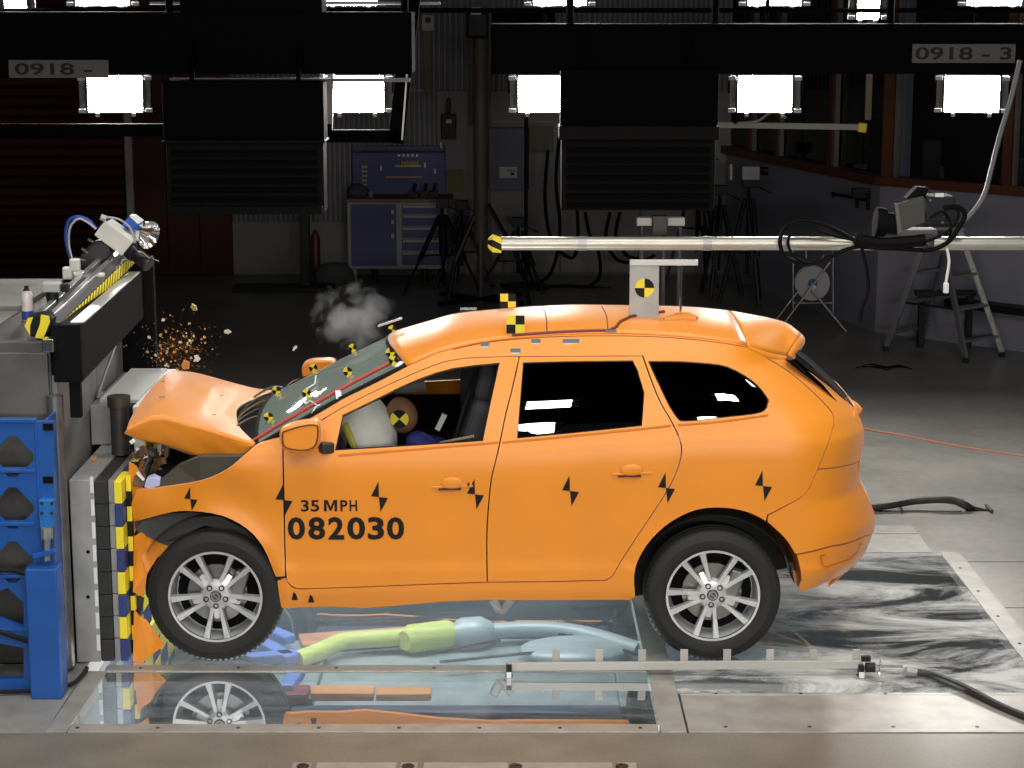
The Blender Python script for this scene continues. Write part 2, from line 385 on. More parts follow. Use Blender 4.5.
# right-hand side: two walls with the control room glazing above
A0 = Vector((G(835, 317).x, G(835, 317).y, 0)); C0 = G(875, 332); B0 = G(1024, 352)
dA = (A0 - C0).normalized(); dB = (B0 - C0).normalized()
A1 = C0 + dA * ((yb - C0.y) / dA.y); B1 = C0 + dB * 6.5
BW = mat('blue_grey_wall', (.26, .26, .33), .6, 0, .12, 1.5)
SILL = 1.62; TOPW = 4.2
TIM = mat('red_timber', (.10, .032, .016), .5); PALE = mat('pale_bead', (.13, .12, .11), .5)
def wall_seg(P, Q, name, n_w, mull, zslope=0):
    d = (Q - P).normalized(); nrm = Vector((d.y, -d.x, 0))
    if nrm.y > 0: nrm = -nrm
    L = (Q - P).length; R = Matrix((d, -nrm, Vector((0, 0, 1)))).transposed()
    mb = MB(); mb.box((P + Q) / 2 - nrm * .1 + Vector((0, 0, SILL / 2)), (L, .2, SILL), R); w = mb.build(name, BW, kind='structure')
    mb = MB(); mb.box((P + Q) / 2 - nrm * .1 + Vector((0, 0, (TOPW + 7) / 2)), (L, .2, 7 - TOPW), R); mb.build('upper_wall', BW, w)
    mb = MB(); mb.box((P + Q) / 2 - nrm * .06 + Vector((0, 0, SILL + .04)), (L, .26, .1), R); win = mb.build(n_w, TIM, kind='structure')
    for s0, wd_, pale in mull:
        c = P + d * s0 - nrm * .04; mb = MB(); mb.box(c + Vector((0, 0, (SILL + TOPW) / 2)), (wd_, .14, TOPW - SILL), R); mb.build('mullion', TIM, win)
        c = c + d * (wd_ / 2 + .03) + nrm * .03; mb = MB(); mb.box(c + Vector((0, 0, (SILL + TOPW) / 2)), (.035, .06, TOPW - SILL), R); mb.build('glazing_bead', PALE, win)
    cuts = [0] + [m[0] for m in mull] + [L]; cuts = sorted(cuts)
    for a, b in zip(cuts, cuts[1:]):
        if b - a < .3: continue
        c = P + d * ((a + b) / 2) - nrm * .06; mb = MB(); mb.box(c + Vector((0, 0, (SILL + .1 + TOPW) / 2)), (b - a - .04, .012, TOPW - SILL - .1), R); mb.build('pane', BOOTHGL, win)
    return d, nrm, R
BOOTHGL = glass('booth_glass', (.55, .55, .55), .04)
def along(P, d, px, py):          # distance along a wall line of the plane through px
    r = ray(px, py); o = Vector((0, CAM_Y)); # solve o + r t = P + d s in xy
    a, b, c, e = r.x, -d.x, r.y, -d.y; det = a * e - b * c; rx, ry = P.x - 0, P.y - CAM_Y
    return (a * ry - c * rx) / det
dA_ = (C0 - A1).normalized()
ml = [(along(A1, dA_, px, 140), w, 1) for px, w in ((751, .09), (778, .09), (832, .12))]
wall_seg(A1, C0, 'wall_right', 'window_1', ml)
dB_ = (B1 - C0).normalized()
ml = [(along(C0, dB_, px, 140), w, 1) for px, w in ((889, .13), (1009, .1))]
wall_seg(C0, B1, 'wall_right', 'window_2', ml)
# control room interior behind the glazing
mb = MB(); q = [(A1.x, yb, 0), (C0.x, C0.y, 0), (B1.x, B1.y, 0), (B1.x + 3, B1.y + 4, 0), (A1.x + 3, yb + 3, 0)]
mb.span((A1.x + 2.2, yb - 1.2, 0), (9.5, yb - 1.1, 5)); mb.build('wall_booth', mat('booth_back', (.03, .03, .033), .8), kind='structure')
def at_wall(P, d, px, py, off): # point behind/in front of a wall line
    s = along(P, d, px, py); n = Vector((d.y, -d.x, 0)); n = -n if n.y > 0 else n
    p = P + d * s + n * off; z = W(px, py, p.y).z; return Vector((p.x, p.y, z))
p = at_wall(C0, dB_, 904, 185, -.5); mb = MB(); mb.span((p.x - .1, p.y - .1, 1.2), (p.x + .1, p.y + .15, W(904, 140, p.y).z)); mb.build('file_cabinet', mat('booth_grey', (.25, .26, .28), .6), label='narrow grey cabinet behind the control room glass beside the timber post', cat='cabinet', bevel=.01)
p = at_wall(C0, dB_, 921, 185, -.4); mb = MB(); mb.lathe((p.x, p.y, 1.2), [(0, 0), (.035, 0), (.035, .55), (.02, .62), (0, .62)], 10); mb.build('white_canister', mat('white_can', (.5, .5, .48), .5), label='small pale canister on the ledge behind the control room glass', cat='canister', smooth=True)
p = at_wall(C0, dB_, 992, 185, -.5); mb = MB(); mb.span((p.x - .2, p.y - .2, 1.2), (p.x + .16, p.y + .2, W(992, 160, p.y).z)); mb.build('monitor', mat('booth_grey2', (.16, .16, .17), .6), label='grey box shaped monitor at the right behind the control room glass', cat='monitor', bevel=.015)
p = at_wall(C0, dB_, 945, 185, -.45); mb = MB(); mb.span((p.x - .25, p.y + .05, 1.1), (p.x + .6, p.y + .4, 1.2)); mb.build('ledge', TIM, label='timber ledge behind the control room glass', cat='shelf')
for px, c in ((938, (.3, .05, .05)), (950, (.1, .1, .12)), (962, (.2, .2, .2))):
    p = at_wall(C0, dB_, px, 185, -.38); mb = MB(); mb.lathe((p.x, p.y, 1.2), [(0, 0), (.04, 0), (.045, .2 + .05 * (px % 3)), (0, .2 + .05 * (px % 3))], 10)
    mb.build('tin', mat('tin%d' % px, c, .5), smooth=True, label={938: 'dark red tin on the ledge behind the control room glass', 950: 'black tin in the middle of the control room ledge', 962: 'grey tin on the control room ledge, right of the black one'}[px], cat='tin')
# black low skirting shelf on the right wall
mb = MB(); a = at_wall(C0, dB_, 955, 298, .12); b = at_wall(C0, dB_, 1060, 318, .12); mb.beam((a.x, a.y, .45), (b.x, b.y, .45), .2, .08)
t = mb.build('wall_rail', BLACK, label='dark rail along the blue grey wall behind the ladder', cat='rail')
# ================================================================== THE CAR
CW = 1.90; YC = CW / 2
def smooth(a, b, x): t = min(1, max(0, (x - a) / (b - a))); return t * t * (3 - 2 * t)
PROF = [(.25, .09), (.33, .055), (.40, .03), (.47, .022), (.545, .014), (.556, .022), (.62, .018), (.75, .012), (.90, .006), (1.02, .0), (1.10, .0), (1.17, .010),
        (1.22, .032), (1.26, .048), (1.35, .10), (1.50, .165), (1.62, .215), (1.68, .245), (1.73, .285), (1.78, .35), (1.84, .43)]
_rear = [(793, 358), (827, 384), (845, 400), (857, 411), (864, 429), (863, 449), (861, 484), (868, 496.5), (875.5, 516.5), (874, 534), (865.5, 554), (843, 575), (832, 584)]
REAR = sorted([(W(x, y, .42).z, W(x, y, .42).x) for x, y in _rear])
WF = None
def xr(z): return lerp_t(REAR, z)
def prof(z):
    # smooth sampling of the profile
    if z > 1.225: d = z - 1.22; return .032 + .38 * d + .35 * d * d
    h = .006
    return (lerp_t(PROF, z - h) + lerp_t(PROF, z) + lerp_t(PROF, z + h)) / 3
WHEELS = []
def S0(x, z):
    ze = z - .075 * smooth(-.4, 1.3, x) * smooth(.9, 1.15, z)
    y = prof(ze)
    t = xr(z) - x
    if t < .55: t = max(t, 0); y += .40 * (1 - t / .55) ** 3
    if x < -1.35: y += .10 * ((-1.35 - x) / .7) ** 2
    if x < -1.15:
        k = min(1, (-1.15 - x) / .6)
        y += k * .014 * math.sin(z * 16 + x * 5) * (1 if z > .6 else .4) + k * .03 * noise.noise(Vector((x * 4, 0, z * 5)))
    return y
def S(x, z):
    y = S0(x, z)
    for wx, wz in WHEELS:
        r = math.hypot(x - wx, z - wz)
        if r < .6: y -= .022 * math.exp(-((r - .40) / .055) ** 2)
    return y
def SP(px, py, dy=0.0):     # pixel -> point on the near body side
    Y = .05
    for _ in range(14):
        p = W(px, py, Y); Y += (S(p.x, p.z) + dy - Y) * .7
    return W(px, py, Y)
wf = W(215, 602, .02); wr = W(713.3, 596.8, .02); wf.z = max(wf.z, .372)
WHEELS = [(wf.x, wf.z), (wr.x, wr.z)]
print('wheels', wf, wr)
car = thing('car', 'orange crash test estate car with crumpled front, numbers on its doors', 'car', (0, YC, 0))
def dens(poly, step):
    out = []
    for i, p in enumerate(poly):
        q = poly[(i + 1) % len(poly)]; n = max(1, int((q - p).length / step))
        out += [p + (q - p) * (k / n) for k in range(n)]
    return out
def inside(poly, x, y):
    c = False; j = len(poly) - 1
    for i in range(len(poly)):
        a, b = poly[i], poly[j]
        if (a[1] > y) != (b[1] > y) and x < (b[0] - a[0]) * (y - a[1]) / (b[1] - a[1]) + a[0]: c = not c
        j = i
    return c
def dist_edge(poly, x, y):
    d = 9
    for p in poly: d = min(d, (p[0] - x) ** 2 + (p[1] - y) ** 2)
    return math.sqrt(d)
def inset(poly, g):
    n = len(poly); A = sum(poly[i].x * poly[(i + 1) % n].y - poly[(i + 1) % n].x * poly[i].y for i in range(n)); s = 1 if A > 0 else -1
    out = []
    for i in range(n):
        a = (poly[i] - poly[i - 1]); b = (poly[(i + 1) % n] - poly[i])
        if a.length < 1e-6 or b.length < 1e-6: out.append(poly[i]); continue
        a.normalize(); b.normalize(); na = Vector((-a.y, a.x)); nb = Vector((-b.y, b.x)); m = na + nb
        if m.length < .3: out.append(poly[i]); continue
        m.normalize(); out.append(poly[i] + m * (g * s / max(.5, m.dot(na))))
    return out
def panel(name, px_poly, m, parent=car, holes=(), gap=.0022, step=.035, skirt=.03, off=0.0, label=None, surf=S, mirror=True, both=None):
    def to2(poly): return [Vector((SP(x, y, off).x, SP(x, y, off).z)) for x, y in poly]
    outer = dens(inset(to2(px_poly), gap), step * .7) if gap else dens(to2(px_poly), step * .7)
    hs = [dens(to2(h), step * .7) for h in holes]
    pts = list(outer); edges = [(i, (i + 1) % len(outer)) for i in range(len(outer))]; loops = [list(range(len(outer)))]
    for h in hs:
        b = len(pts); pts += h; edges += [(b + i, b + (i + 1) % len(h)) for i in range(len(h))]; loops.append(list(range(b, b + len(h))))
    x0 = min(p.x for p in outer); x1 = max(p.x for p in outer); y0 = min(p.y for p in outer); y1 = max(p.y for p in outer)
    bnd = list(pts)
    y = y0 + step / 2; row = 0
    while y < y1:
        x = x0 + (step / 2 if row % 2 else 0)
        while x < x1:
            if inside(outer, x, y) and not any(inside(h, x, y) for h in hs) and dist_edge(bnd, x, y) > step * .45: pts.append(Vector((x, y)))
            x += step
        y += step * .87; row += 1
    r = delaunay_2d_cdt(pts, edges, [], 0, 1e-6)
    V, Fc = r[0], r[2]
    faces = []
    for f in Fc:
        cx = sum(V[i][0] for i in f) / len(f); cy = sum(V[i][1] for i in f) / len(f)
        if inside(outer, cx, cy) and not any(inside(h, cx, cy) for h in hs): faces.append(list(f))
    def mk(nm, flip):
        P3 = []
        for v in V:
            Y = surf(v[0], v[1]) + off; P3.append(Vector((v[0], CW - Y if flip else Y, v[1] - (.08 * smooth(1.2, 1.75, v[1]) if flip else 0))))
        F3 = [list(f) for f in faces]
        # boundary skirt
        ec = {}
        for f in faces:
            for i in range(len(f)):
                e = (f[i], f[(i + 1) % len(f)]); ec[e] = ec.get(e, 0) + 1
        be = [e for e in ec if (e[1], e[0]) not in ec]
        if skirt:
            mp = {}
            for a, b in be:
                for q in (a, b):
                    if q not in mp:
                        for (off_y,) in ((skirt,),):
                            p = P3[q].copy(); p.y += -off_y if flip else off_y; mp[q] = len(P3); P3.append(p)
            # duplicate the rim so that the edge shades sharp
            dup = {}
            for q in list(mp): dup[q] = len(P3); P3.append(P3[q].copy())
            for a, b in be: F3.append([dup[b], dup[a], mp[a], mp[b]])
        # orientation: outward is -Y on the near side
        org = ORG[parent.name]; me = bpy.data.meshes.new(nm); me.from_pydata([p - org for p in P3], [], F3)
        me.materials.append(m); me.update()
        # flip so that normals face outwards
        s = sum(p.normal.y * p.area for p in me.polygons[:len(faces)])
        if (s > 0) != flip: me.flip_normals()
        for p in me.polygons: p.use_smooth = True
        o = bpy.data.objects.new(nm, me); COL.objects.link(o); o.parent = parent; ORG[o.name] = org; return o
    o = mk(name, False)
    if label: o['label'] = label
    if mirror: mk(name, True)
    return o
def ribbon(name, px_pts, w, m, off=-.003, parent=car, n=4, smooth_=True, label=None, th=.003):
    pts = [SP(x, y, off) for x, y in (crv([(a, b, 0) for a, b in px_pts], n) if smooth_ else [(a, b, 0) for a, b in px_pts]) for _ in (0,)] if False else \
          [SP(p[0], p[1], off) for p in (crv([(a, b, 0) for a, b in px_pts], n) if smooth_ else px_pts)]
    mb = MB()
    for a, b in zip(pts, pts[1:]):
        if (b - a).length < 1e-4: continue
        mb.beam(a, b + (b - a).normalized() * .0008, th, w, up=(0, 0, 1) if abs((b - a).normalized().z) < .8 else (1, 0, 0)) if abs((b - a).normalized().z) < .8 else mb.beam(a, b, w, th, up=(0, 1, 0))
    return mb.build(name, m, parent, label=label)
def V2(l): return [(p[0], p[1]) for p in l]
def C2(l, n=4): return [(p.x, p.y) for p in crv([(a, b, 0) for a, b in l], n)]
# --- outlines in the photograph's pixels, dropped on the body surface
win_f = [(335, 450.5), (342.5, 416), (362, 406.5), (383, 396.5), (401, 387.5), (418, 380), (436, 373.5), (453, 369), (475, 366), (499.5, 363.7), (491, 402), (483, 441), (410, 446)]
win_r = [(523, 363), (580, 361.5), (633, 361), (638, 371), (644.5, 393), (642, 426), (580, 432.5), (517, 438.5), (520, 400)]
win_q = C2([(648.5, 361.5), (675, 361.7), (700, 363), (727, 367), (752, 381), (766, 396), (768, 403), (764, 411), (752, 414.5), (720, 418), (686, 421.5), (677, 418), (667, 402), (658, 383), (648.5, 361.5)], 3)[:-1]
door_f = [(283.5, 463), (283, 437), (300, 430), (319, 422)] + C2([(342, 408), (368, 394.5), (400, 379.5), (436, 364.5), (460, 359), (485, 357.3), (519, 356.5)], 3) + \
    C2([(519, 358), (511, 393), (506, 412), (500, 441), (496, 459), (491, 480), (488, 510), (486.5, 540), (487, 582)], 3) + [(430, 584), (370, 586.5), (310, 588.5)] + C2([(296, 588.5), (288.5, 583), (286, 574), (285, 540), (284.5, 510), (283.5, 464)], 3)[:-1]
door_r = [(519.5, 356.5), (580, 356.2), (642, 356)] + C2([(643, 357.5), (651, 380), (660, 402), (672, 423), (680, 441), (681, 456), (674.5, 476.5), (662, 499), (642, 529), (621, 561), (613, 575), (606, 580)], 3) + [(550, 581.5), (487.5, 582)] + \
    C2([(487.5, 582), (487, 540), (488.5, 510), (491.5, 480), (496.5, 459), (500.5, 441), (506.5, 412), (511.5, 393), (519.5, 358)], 3)[1:-1]
fender = C2([(282.5, 437), (268, 440.5), (256, 445), (242, 457), (225, 470.5), (200, 481), (160, 487.5), (136, 489.5)], 3) + [(130.5, 505), (134, 521), (142.5, 520)] + \
    C2([(142.5, 520), (171.7, 512.5), (192.5, 511.5), (221.7, 516), (246.7, 529), (263, 547.5), (273.7, 572.5), (275.5, 577)], 3)[1:] + C2([(285, 576.5), (284, 540), (283.5, 510), (282.5, 464)], 3) + [(282.5, 450)]
frame_in_top = C2([(519.5, 356.5), (485, 357.3), (460, 359), (436, 364.5), (400, 379.5), (368, 394.5), (342, 408)], 3)
side = [(283, 436), (300, 424.5), (319, 413.5)] + C2([(345, 398), (380, 381), (405, 367.5), (425, 358.5), (441, 352), (475, 344), (506, 339.5), (560, 335), (612, 334), (660, 335.5), (707, 339.5), (747, 346), (768, 359)], 3) + \
    C2([(768, 359), (786, 370), (805, 385), (828, 407.5), (834, 420), (829, 440), (818, 468.5), (814, 477), (805, 494), (785, 506), (767.5, 515)], 3)[1:] + \
    C2([(766, 521.5), (749.5, 513), (724.5, 508), (697, 510), (672, 521.5), (652, 539), (639, 559), (634.5, 576), (635.5, 597)], 3) + \
    [(629.5, 600.5), (570, 600.5), (512, 600.5), (493, 600), (441, 602), (396, 606), (363, 608.5), (336, 607), (281, 608.5), (277, 581)] + \
    C2([(286, 577), (288.5, 583.5), (296, 589), (310, 589)], 3) + [(370, 587), (430, 584.5), (487, 582.5), (550, 582), (606, 580.5)] + \
    C2([(613, 575.5), (621, 561.5), (642, 529.5), (662, 499.5), (674.5, 477), (681.5, 456), (680.5, 441), (672.5, 423), (660.5, 402), (651.5, 380), (643, 356)], 3) + \
    [(580, 356.2)] + frame_in_top + [(319, 421.5), (300, 429.5), (283, 436.8)]
lamp = C2([(768.5, 359), (786, 370), (805, 385), (828, 407.5), (834, 420), (829, 440), (818, 468.5)], 3) + C2([(818, 469), (838, 467), (858, 461.5), (863, 449), (864, 429), (857, 411.5), (845, 400), (827, 385), (793, 359)], 3)
bump_up = C2([(818, 469.5), (814, 477), (805, 494), (785, 506.5), (768, 515.5)], 3) + C2([(767.5, 522), (785.5, 539), (795, 554)], 3) + [(798, 554), (830, 546), (864, 536), (873.5, 533)] + C2([(874, 532), (875.5, 516.5), (868, 496.5), (861, 484), (859, 471), (858, 462)], 3)
bump_lo = [(796.5, 555), (830, 547), (864, 537), (872.5, 534)] + C2([(872, 537), (864, 555), (850, 570), (840, 576), (801, 592), (801.5, 580), (799.5, 566), (796.5, 555)], 3)[:-1]
panel('front_door', door_f, ORANGE, holes=[win_f], label='orange front door with the test speed and number')
panel('rear_door', door_r, ORANGE, holes=[win_r])
panel('fender', fender, ORANGE, label='buckled orange front wing')
panel('side_frame', side, ORANGE, holes=[win_q], step=.03)
panel('tail_lamp', lamp, ORANGE, step=.02, label='tail lamp painted over in orange')
panel('rear_bumper', bump_up, ORANGE, step=.022)
panel('bumper_skirt', bump_lo, ORANGE, step=.022, off=.004)
# glass
TINT = glass('tinted_glass', (.008, .008, .009), .06, .008)
CLEARG = glass('door_glass', (.85, .87, .86), .0, .01)
def grow(poly, k):
    cx = sum(p[0] for p in poly) / len(poly); cy = sum(p[1] for p in poly) / len(poly)
    out = []
    for x, y in poly:
        d = math.hypot(x - cx, y - cy); out.append((x + (x - cx) / d * k, y + (y - cy) / d * k))
    return out
def Sg(x, z): return prof(z - .075 * smooth(-.4, 1.3, x)) + (.40 * (1 - max(0, xr(z) - x) / .55) ** 3 if xr(z) - x < .55 else 0)
panel('door_window', grow(win_f, 2), CLEARG, off=.014, skirt=0, gap=0, step=.06, label='clear side window', surf=Sg)
panel('door_window', grow(win_r, 2), TINT, off=.014, skirt=0, gap=0, step=.06, label='black tinted side window', surf=Sg)
panel('quarter_window', grow(win_q, 2), TINT, off=.014, skirt=0, gap=0, step=.06, label='black tinted rear side window', surf=Sg)
RUB = mat('window_rubber', (.008, .008, .008), .6, spec=.15)
def seal(poly, w=.008): 
    p = poly + [poly[0]]
    ribbon('window_seal', p, w, RUB, off=.006, smooth_=False, th=.01)
seal(win_f, .012); seal(win_r); seal(win_q)
# waist moulding, door creases, roof ditch
MOLD = mat('orange_moulding', (.72, .20, .012), .4)
for pts in ([(338, 455.5), (400, 450.5), (485, 443.5), (498, 442.5)], [(502, 442.5), (560, 437), (640, 429), (671, 425.5)], [(678, 425), (720, 421.5), (768, 415)]):
    ribbon('waist_moulding', pts, .011, MOLD, off=-.003, th=.006)
ribbon('roof_ditch', [(453, 349.5), (480, 343.5), (512, 339.5), (560, 336.5), (612, 335.8), (660, 337), (707, 341), (747, 347)], .004, mat('seam_shadow', (.25, .06, .01), .7), off=-.001, th=.002)
# door handles
def handle(x0, x1, yt, yb):
    h = MB(); c = SP((x0 + x1) / 2, (yt + yb) / 2 + 1, -.006); w = (x1 - x0) / 182
    h.ell(c, (w * .26, .007, .034), 20, 10)
    vs = []
    ob = h.build('door_handle', ORANGE, car, smooth='all')
    m = MB(); a = SP(x0 + (x1 - x0) * .18, yb + .3, -.006); b = SP(x0 + (x1 - x0) * .72, yb, -.006); m.beam(a, b, .012, .009); m.build('grip_slot', mat('slot_dark', (.06, .02, .01), .8), ob)
    m = MB(); a = SP(x0 + (x1 - x0) * .02, yb - 1.5, -.004); b = SP(x1, yb - 3.2, -.004); m.beam(a, b, .008, .014); m.build('handle_bar', ORANGE, ob, bevel=.004)
handle(431, 473, 475, 489); handle(610, 653, 462, 476)
m = MB(); p = SP(468.5, 484, -.004); m.lathe(p, [(0, -.018), (.007, -.018), (.008, 0)], 12, 'Y'); m.build('key_lock', DARK, car)
# fuel flap free: rear reflector recess in the bumper skirt
ribbon('bumper_recess', [(821, 556), (862, 543), (857, 552), (848, 560), (826, 567), (823, 565), (821, 556)], .006, mat('recess', (.50, .14, .01), .6), off=-.007, smooth_=False, th=.004)
# black alignment markers on the side
def mark(cx, cy, s=1.0):
    mb = MB()
    for tri in ([(-.5, -15.5), (-8, -.8), (0, 0)], [(0, 0), (9, 1), (1.5, 15)]):
        P = [SP(cx + a * s, cy + b * s, -.0025) for a, b in tri]; mb.prism(P, (0, -.0012, 0))
    mb.build('alignment_marker', STICK, car)
for c in ((283.5, 500), (379, 497), (475, 494.3), (570, 491), (666, 488), (763, 486)): mark(*c)
mark(190.5, 499, .78)
def side_text(name, txt, x0, x1, yt, yb_, bold):
    a = SP(x0, yb_); b = SP(x1, yb_); c = SP(x0, yt); w = b.x - a.x; h = c.z - a.z
    vs, fs = text_polys(txt, h, w, bold); mb = MB()
    # cut long edges so that the letters follow the door
    P = [Vector((a.x + u, S(a.x + u, a.z + v + (b.z - a.z) * u / w) - .0035, a.z + v + (b.z - a.z) * u / w)) for u, v in vs]
    mb.add(P, fs); mb.build(name, STICK, car, fix=False, label='black lettering ' + txt if txt in '35' else None)
side_text('lettering', '35', 301, 319.5, 499.8, 511.5, .02)
side_text('lettering', 'P', 340.5, 347.7, 500, 511.2, .02); side_text('lettering', 'H', 349.7, 357.3, 500, 511.1, .02)
mb = MB(); mb.prism([SP(324 + 13.2 * x, 511.3 - 11.3 * y, -.0035) for x, y in ((0, 0), (0, 1), (.27, 1), (.5, .36), (.73, 1), (1, 1), (1, 0), (.80, 0), (.80, .72), (.57, .06), (.43, .06), (.20, .72), (.20, 0))], (0, -.0005, 0)); mb.build('lettering', STICK, car)
for ch, xa_, xb_2 in (('0', 288, 305.5), ('8', 308.5, 325.5), ('2', 328.5, 344.5), ('0', 347.5, 365.5), ('3', 368, 384.5), ('0', 387, 404.5)): side_text('lettering', ch, xa_, xb_2, 516.8, 539.5, .030)
# --- roof
nb = SP(257, 443)
gut = [SP(x, y) for x, y in C2([(405, 367.5), (425, 358.8), (441, 352.5), (475, 344.5), (506, 340), (560, 335.5), (612, 334.3), (660, 336), (707, 340), (747, 346.5), (768, 353), (790, 357.5)], 3)]
silh = [W(x, y, 1.25) for x, y in C2([(391, 334), (401, 330), (431, 321.5), (456, 314.5), (498, 310), (540, 307), (574, 305.5), (624, 306), (687, 307.5), (729, 312), (768, 320), (783, 326), (795, 337), (799, 347)], 3)]
GZ = [(p.x, p.z) for p in gut]; GY = [(p.x, p.y) for p in gut]
def proj(p):
    r = Vector(p) - Vector((0, CAM_Y, CAM_H)); z = r.y * ct - r.z * st; yv = r.y * st + r.z * ct
    return (512 + F * r.x / z, 384 - F * yv / z)
ROLL = .08
CZ = []
for p in silh:      # crown height whose outline meets the silhouette
    yg = lerp_t(GY, p.x); zg = lerp_t(GZ, p.x); ty = proj(p)[1]; lo, hi = zg - .05, zg + .3
    for _ in range(24):
        zc = (lo + hi) / 2; top = min(proj((p.x, yg + (CW - 2 * yg) * v, zc + (zg - zc) * abs(2 * v - 1) ** 2.2 - ROLL * v ** 1.5))[1] for v in [i / 24 for i in range(25)])
        if top > ty: lo = zc
        else: hi = zc
    CZ.append((p.x, zc))

TX0 = gut[0].x; TXC = silh[0].x
def roofP(u, v, ex0, ex1, drop=0):
    w = abs(2 * v - 1); x0 = ex0[0] + (ex0[1] - ex0[0]) * w ** 2.2; x1 = ex1[0] + (ex1[1] - ex1[0]) * w ** 2.5; x = x0 + (x1 - x0) * u
    yg = lerp_t(GY, x); zg = lerp_t(GZ, x); zc = lerp_t(CZ, x)
    k = w ** 2.2
    return Vector((x, yg + .012 + (CW - .024 - 2 * yg) * v, zc + (zg + .004 - zc) * k - ROLL * v ** 1.5))
def loft(name, fn, nu, nv, m, parent=car, thick=.02, label=None, smooth_=True, close=True):
    vs = [fn(i / nu, j / nv) for i in range(nu + 1) for j in range(nv + 1)]; mb = MB()
    fs = [(i * (nv + 1) + j, (i + 1) * (nv + 1) + j, (i + 1) * (nv + 1) + j + 1, i * (nv + 1) + j + 1) for i in range(nu) for j in range(nv)]
    mb.add(vs, fs)
    o = mb.build(name, m, parent, smooth='all', label=label)
    if thick:
        md = o.modifiers.new('thickness', 'SOLIDIFY'); md.thickness = thick; md.offset = 0
    return o
seam_c = W(729, 312, YC).x; seam_n = SP(747, 346).x
loft('roof', lambda u, v: roofP(u, v, (TXC + .006, TX0 + .01), (seam_c, seam_n)), 40, 34, ORANGE, thick=.012, label='orange roof panel, pale under the lamps')
ex_c = W(798, 345, YC).x; ex_n = W(791, 354, .35).x
def spoil(u, v):
    p = roofP(min(u, 1), v, (seam_c + .006, seam_n + .006), (ex_c, ex_n)); return p
loft('spoiler', spoil, 16, 34, ORANGE, thick=.012)
# rounded spoiler lip and underside
def lip(u, v):
    a = spoil(1, v); th = math.pi * u * .85; r = .035
    return a + Vector((r * math.sin(th) * .8, 0, -r + r * math.cos(th)))
loft('spoiler_lip', lip, 8, 30, ORANGE, thick=0)
def under(u, v):
    a = lip(1, v); return a + Vector((-.22 * u, 0, .01 * u - .0))
loft('spoiler_underside', under, 2, 30, ORANGE, thick=0)
def sp_side(u, v):
    if u < .8: t = u / .8; a = spoil(t, 0)
    else: t = 1; a = lip(.5 * (u - .8) / .2, 0)
    L = [(747.5, 348), (768, 359), (782, 360), (793, 359), (796, 357)]; k = u * 4; i = min(int(k), 3); q = (L[i][0] + (L[i + 1][0] - L[i][0]) * (k - i), L[i][1] + (L[i + 1][1] - L[i][1]) * (k - i))
    b = SP(*q, .004); p = a.lerp(b, v); p.y -= .012 * math.sin(math.pi * v); return p
loft('spoiler_side', sp_side, 20, 6, ORANGE, thick=0)
# dark scuttle cavity between bonnet and windscreen with loose cables
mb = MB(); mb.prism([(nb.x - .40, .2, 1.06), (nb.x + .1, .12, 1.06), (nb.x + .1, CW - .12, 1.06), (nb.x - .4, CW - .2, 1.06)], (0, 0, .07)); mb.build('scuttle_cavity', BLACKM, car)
for i, cc in enumerate(((.10, .08, .03), (.05, .05, .05), (.12, .09, .02), (.03, .03, .03), (.09, .09, .085))):
    y0_ = .35 + i * .22; mb = MB(); mb.tube(crv([(nb.x - .26, y0_, 1.14), (nb.x - .20, y0_ + .15, 1.21), (nb.x - .10, y0_ + .3, 1.25), (nb.x - .02, y0_ + .40, 1.22)], 5), .007, 6); mb.build('scuttle_cable', mat('scuttle_cable%d' % i, cc, .5), car, smooth=True)
# roof seams, glass roof panel line
def roof_pt(px, py, up=.004):
    lo = None
    for i in range(60):
        Y = .2 + i * .025; p = W(px, py, Y); yg = lerp_t(GY, p.x); v = (Y - yg) / (CW - 2 * yg)
        if v < 0: continue
        zc = lerp_t(CZ, p.x); zg = lerp_t(GZ, p.x); w = abs(2 * v - 1); z = zc + (zg - zc) * w ** 2.2 - ROLL * v ** 1.5
        if p.z <= z: return Vector((p.x, Y, z + up))
        if lo is None or p.z - z < lo[0]: lo = (p.z - z, Vector((p.x, Y, z + up)))
        if v > .9: break
    return lo[1]
SEAM = mat('seam_dark', (.12, .02, .008), .7)
for l in ([(542, 306.5), (546, 318), (547, 334)], [(602, 308), (606.5, 318), (608, 333)]):
    P = [roof_pt(x, y, .0065) for x, y in C2(l, 4)]; mb = MB(); mb.tube(P, .0035, 5); mb.build('roof_seam', SEAM, car)
# --- windscreen
def fb(v, bow, p, q): return None
def wind(u, v, dz=0):
    w = 2 * v - 1; x0 = nb.x - .07 * (1 - w * w); x1 = TX0 + (TXC - TX0) * (1 - abs(w) ** 2.2)
    yb0 = nb.y + .02; yt0 = lerp_t(GY, TX0) + .01
    y = (yb0 + (CW - 2 * yb0) * v) * (1 - u) + (yt0 + (CW - 2 * yt0) * v) * u
    zt = lerp_t(CZ, TXC); zt = zt + (lerp_t(GZ, TX0) - zt) * abs(w) ** 2.2; z0 = nb.z - .03 + .05 * (1 - w * w)
    return Vector((x0 + (x1 - x0) * u, y, z0 + (zt - z0) * u - ROLL * v ** 1.5 * u + .012 * math.sin(math.pi * u) + dz))
WSG = glass('windscreen_glass', (.60, .70, .66), .12, .05, .26, (.50, .62, .57))
loft('windscreen', wind, 18, 20, WSG, thick=0, label='greenish cracked windscreen')
mb = MB(); mb.tube([wind(u / 12, .005, .006) for u in range(13)], .012, 6); mb.tube([wind(u / 12, .995, .006) for u in range(13)], .012, 6); mb.tube([wind(1, v / 20, -.002) for v in range(21)], .010, 6); mb.build('windscreen_trim', RUB, car)
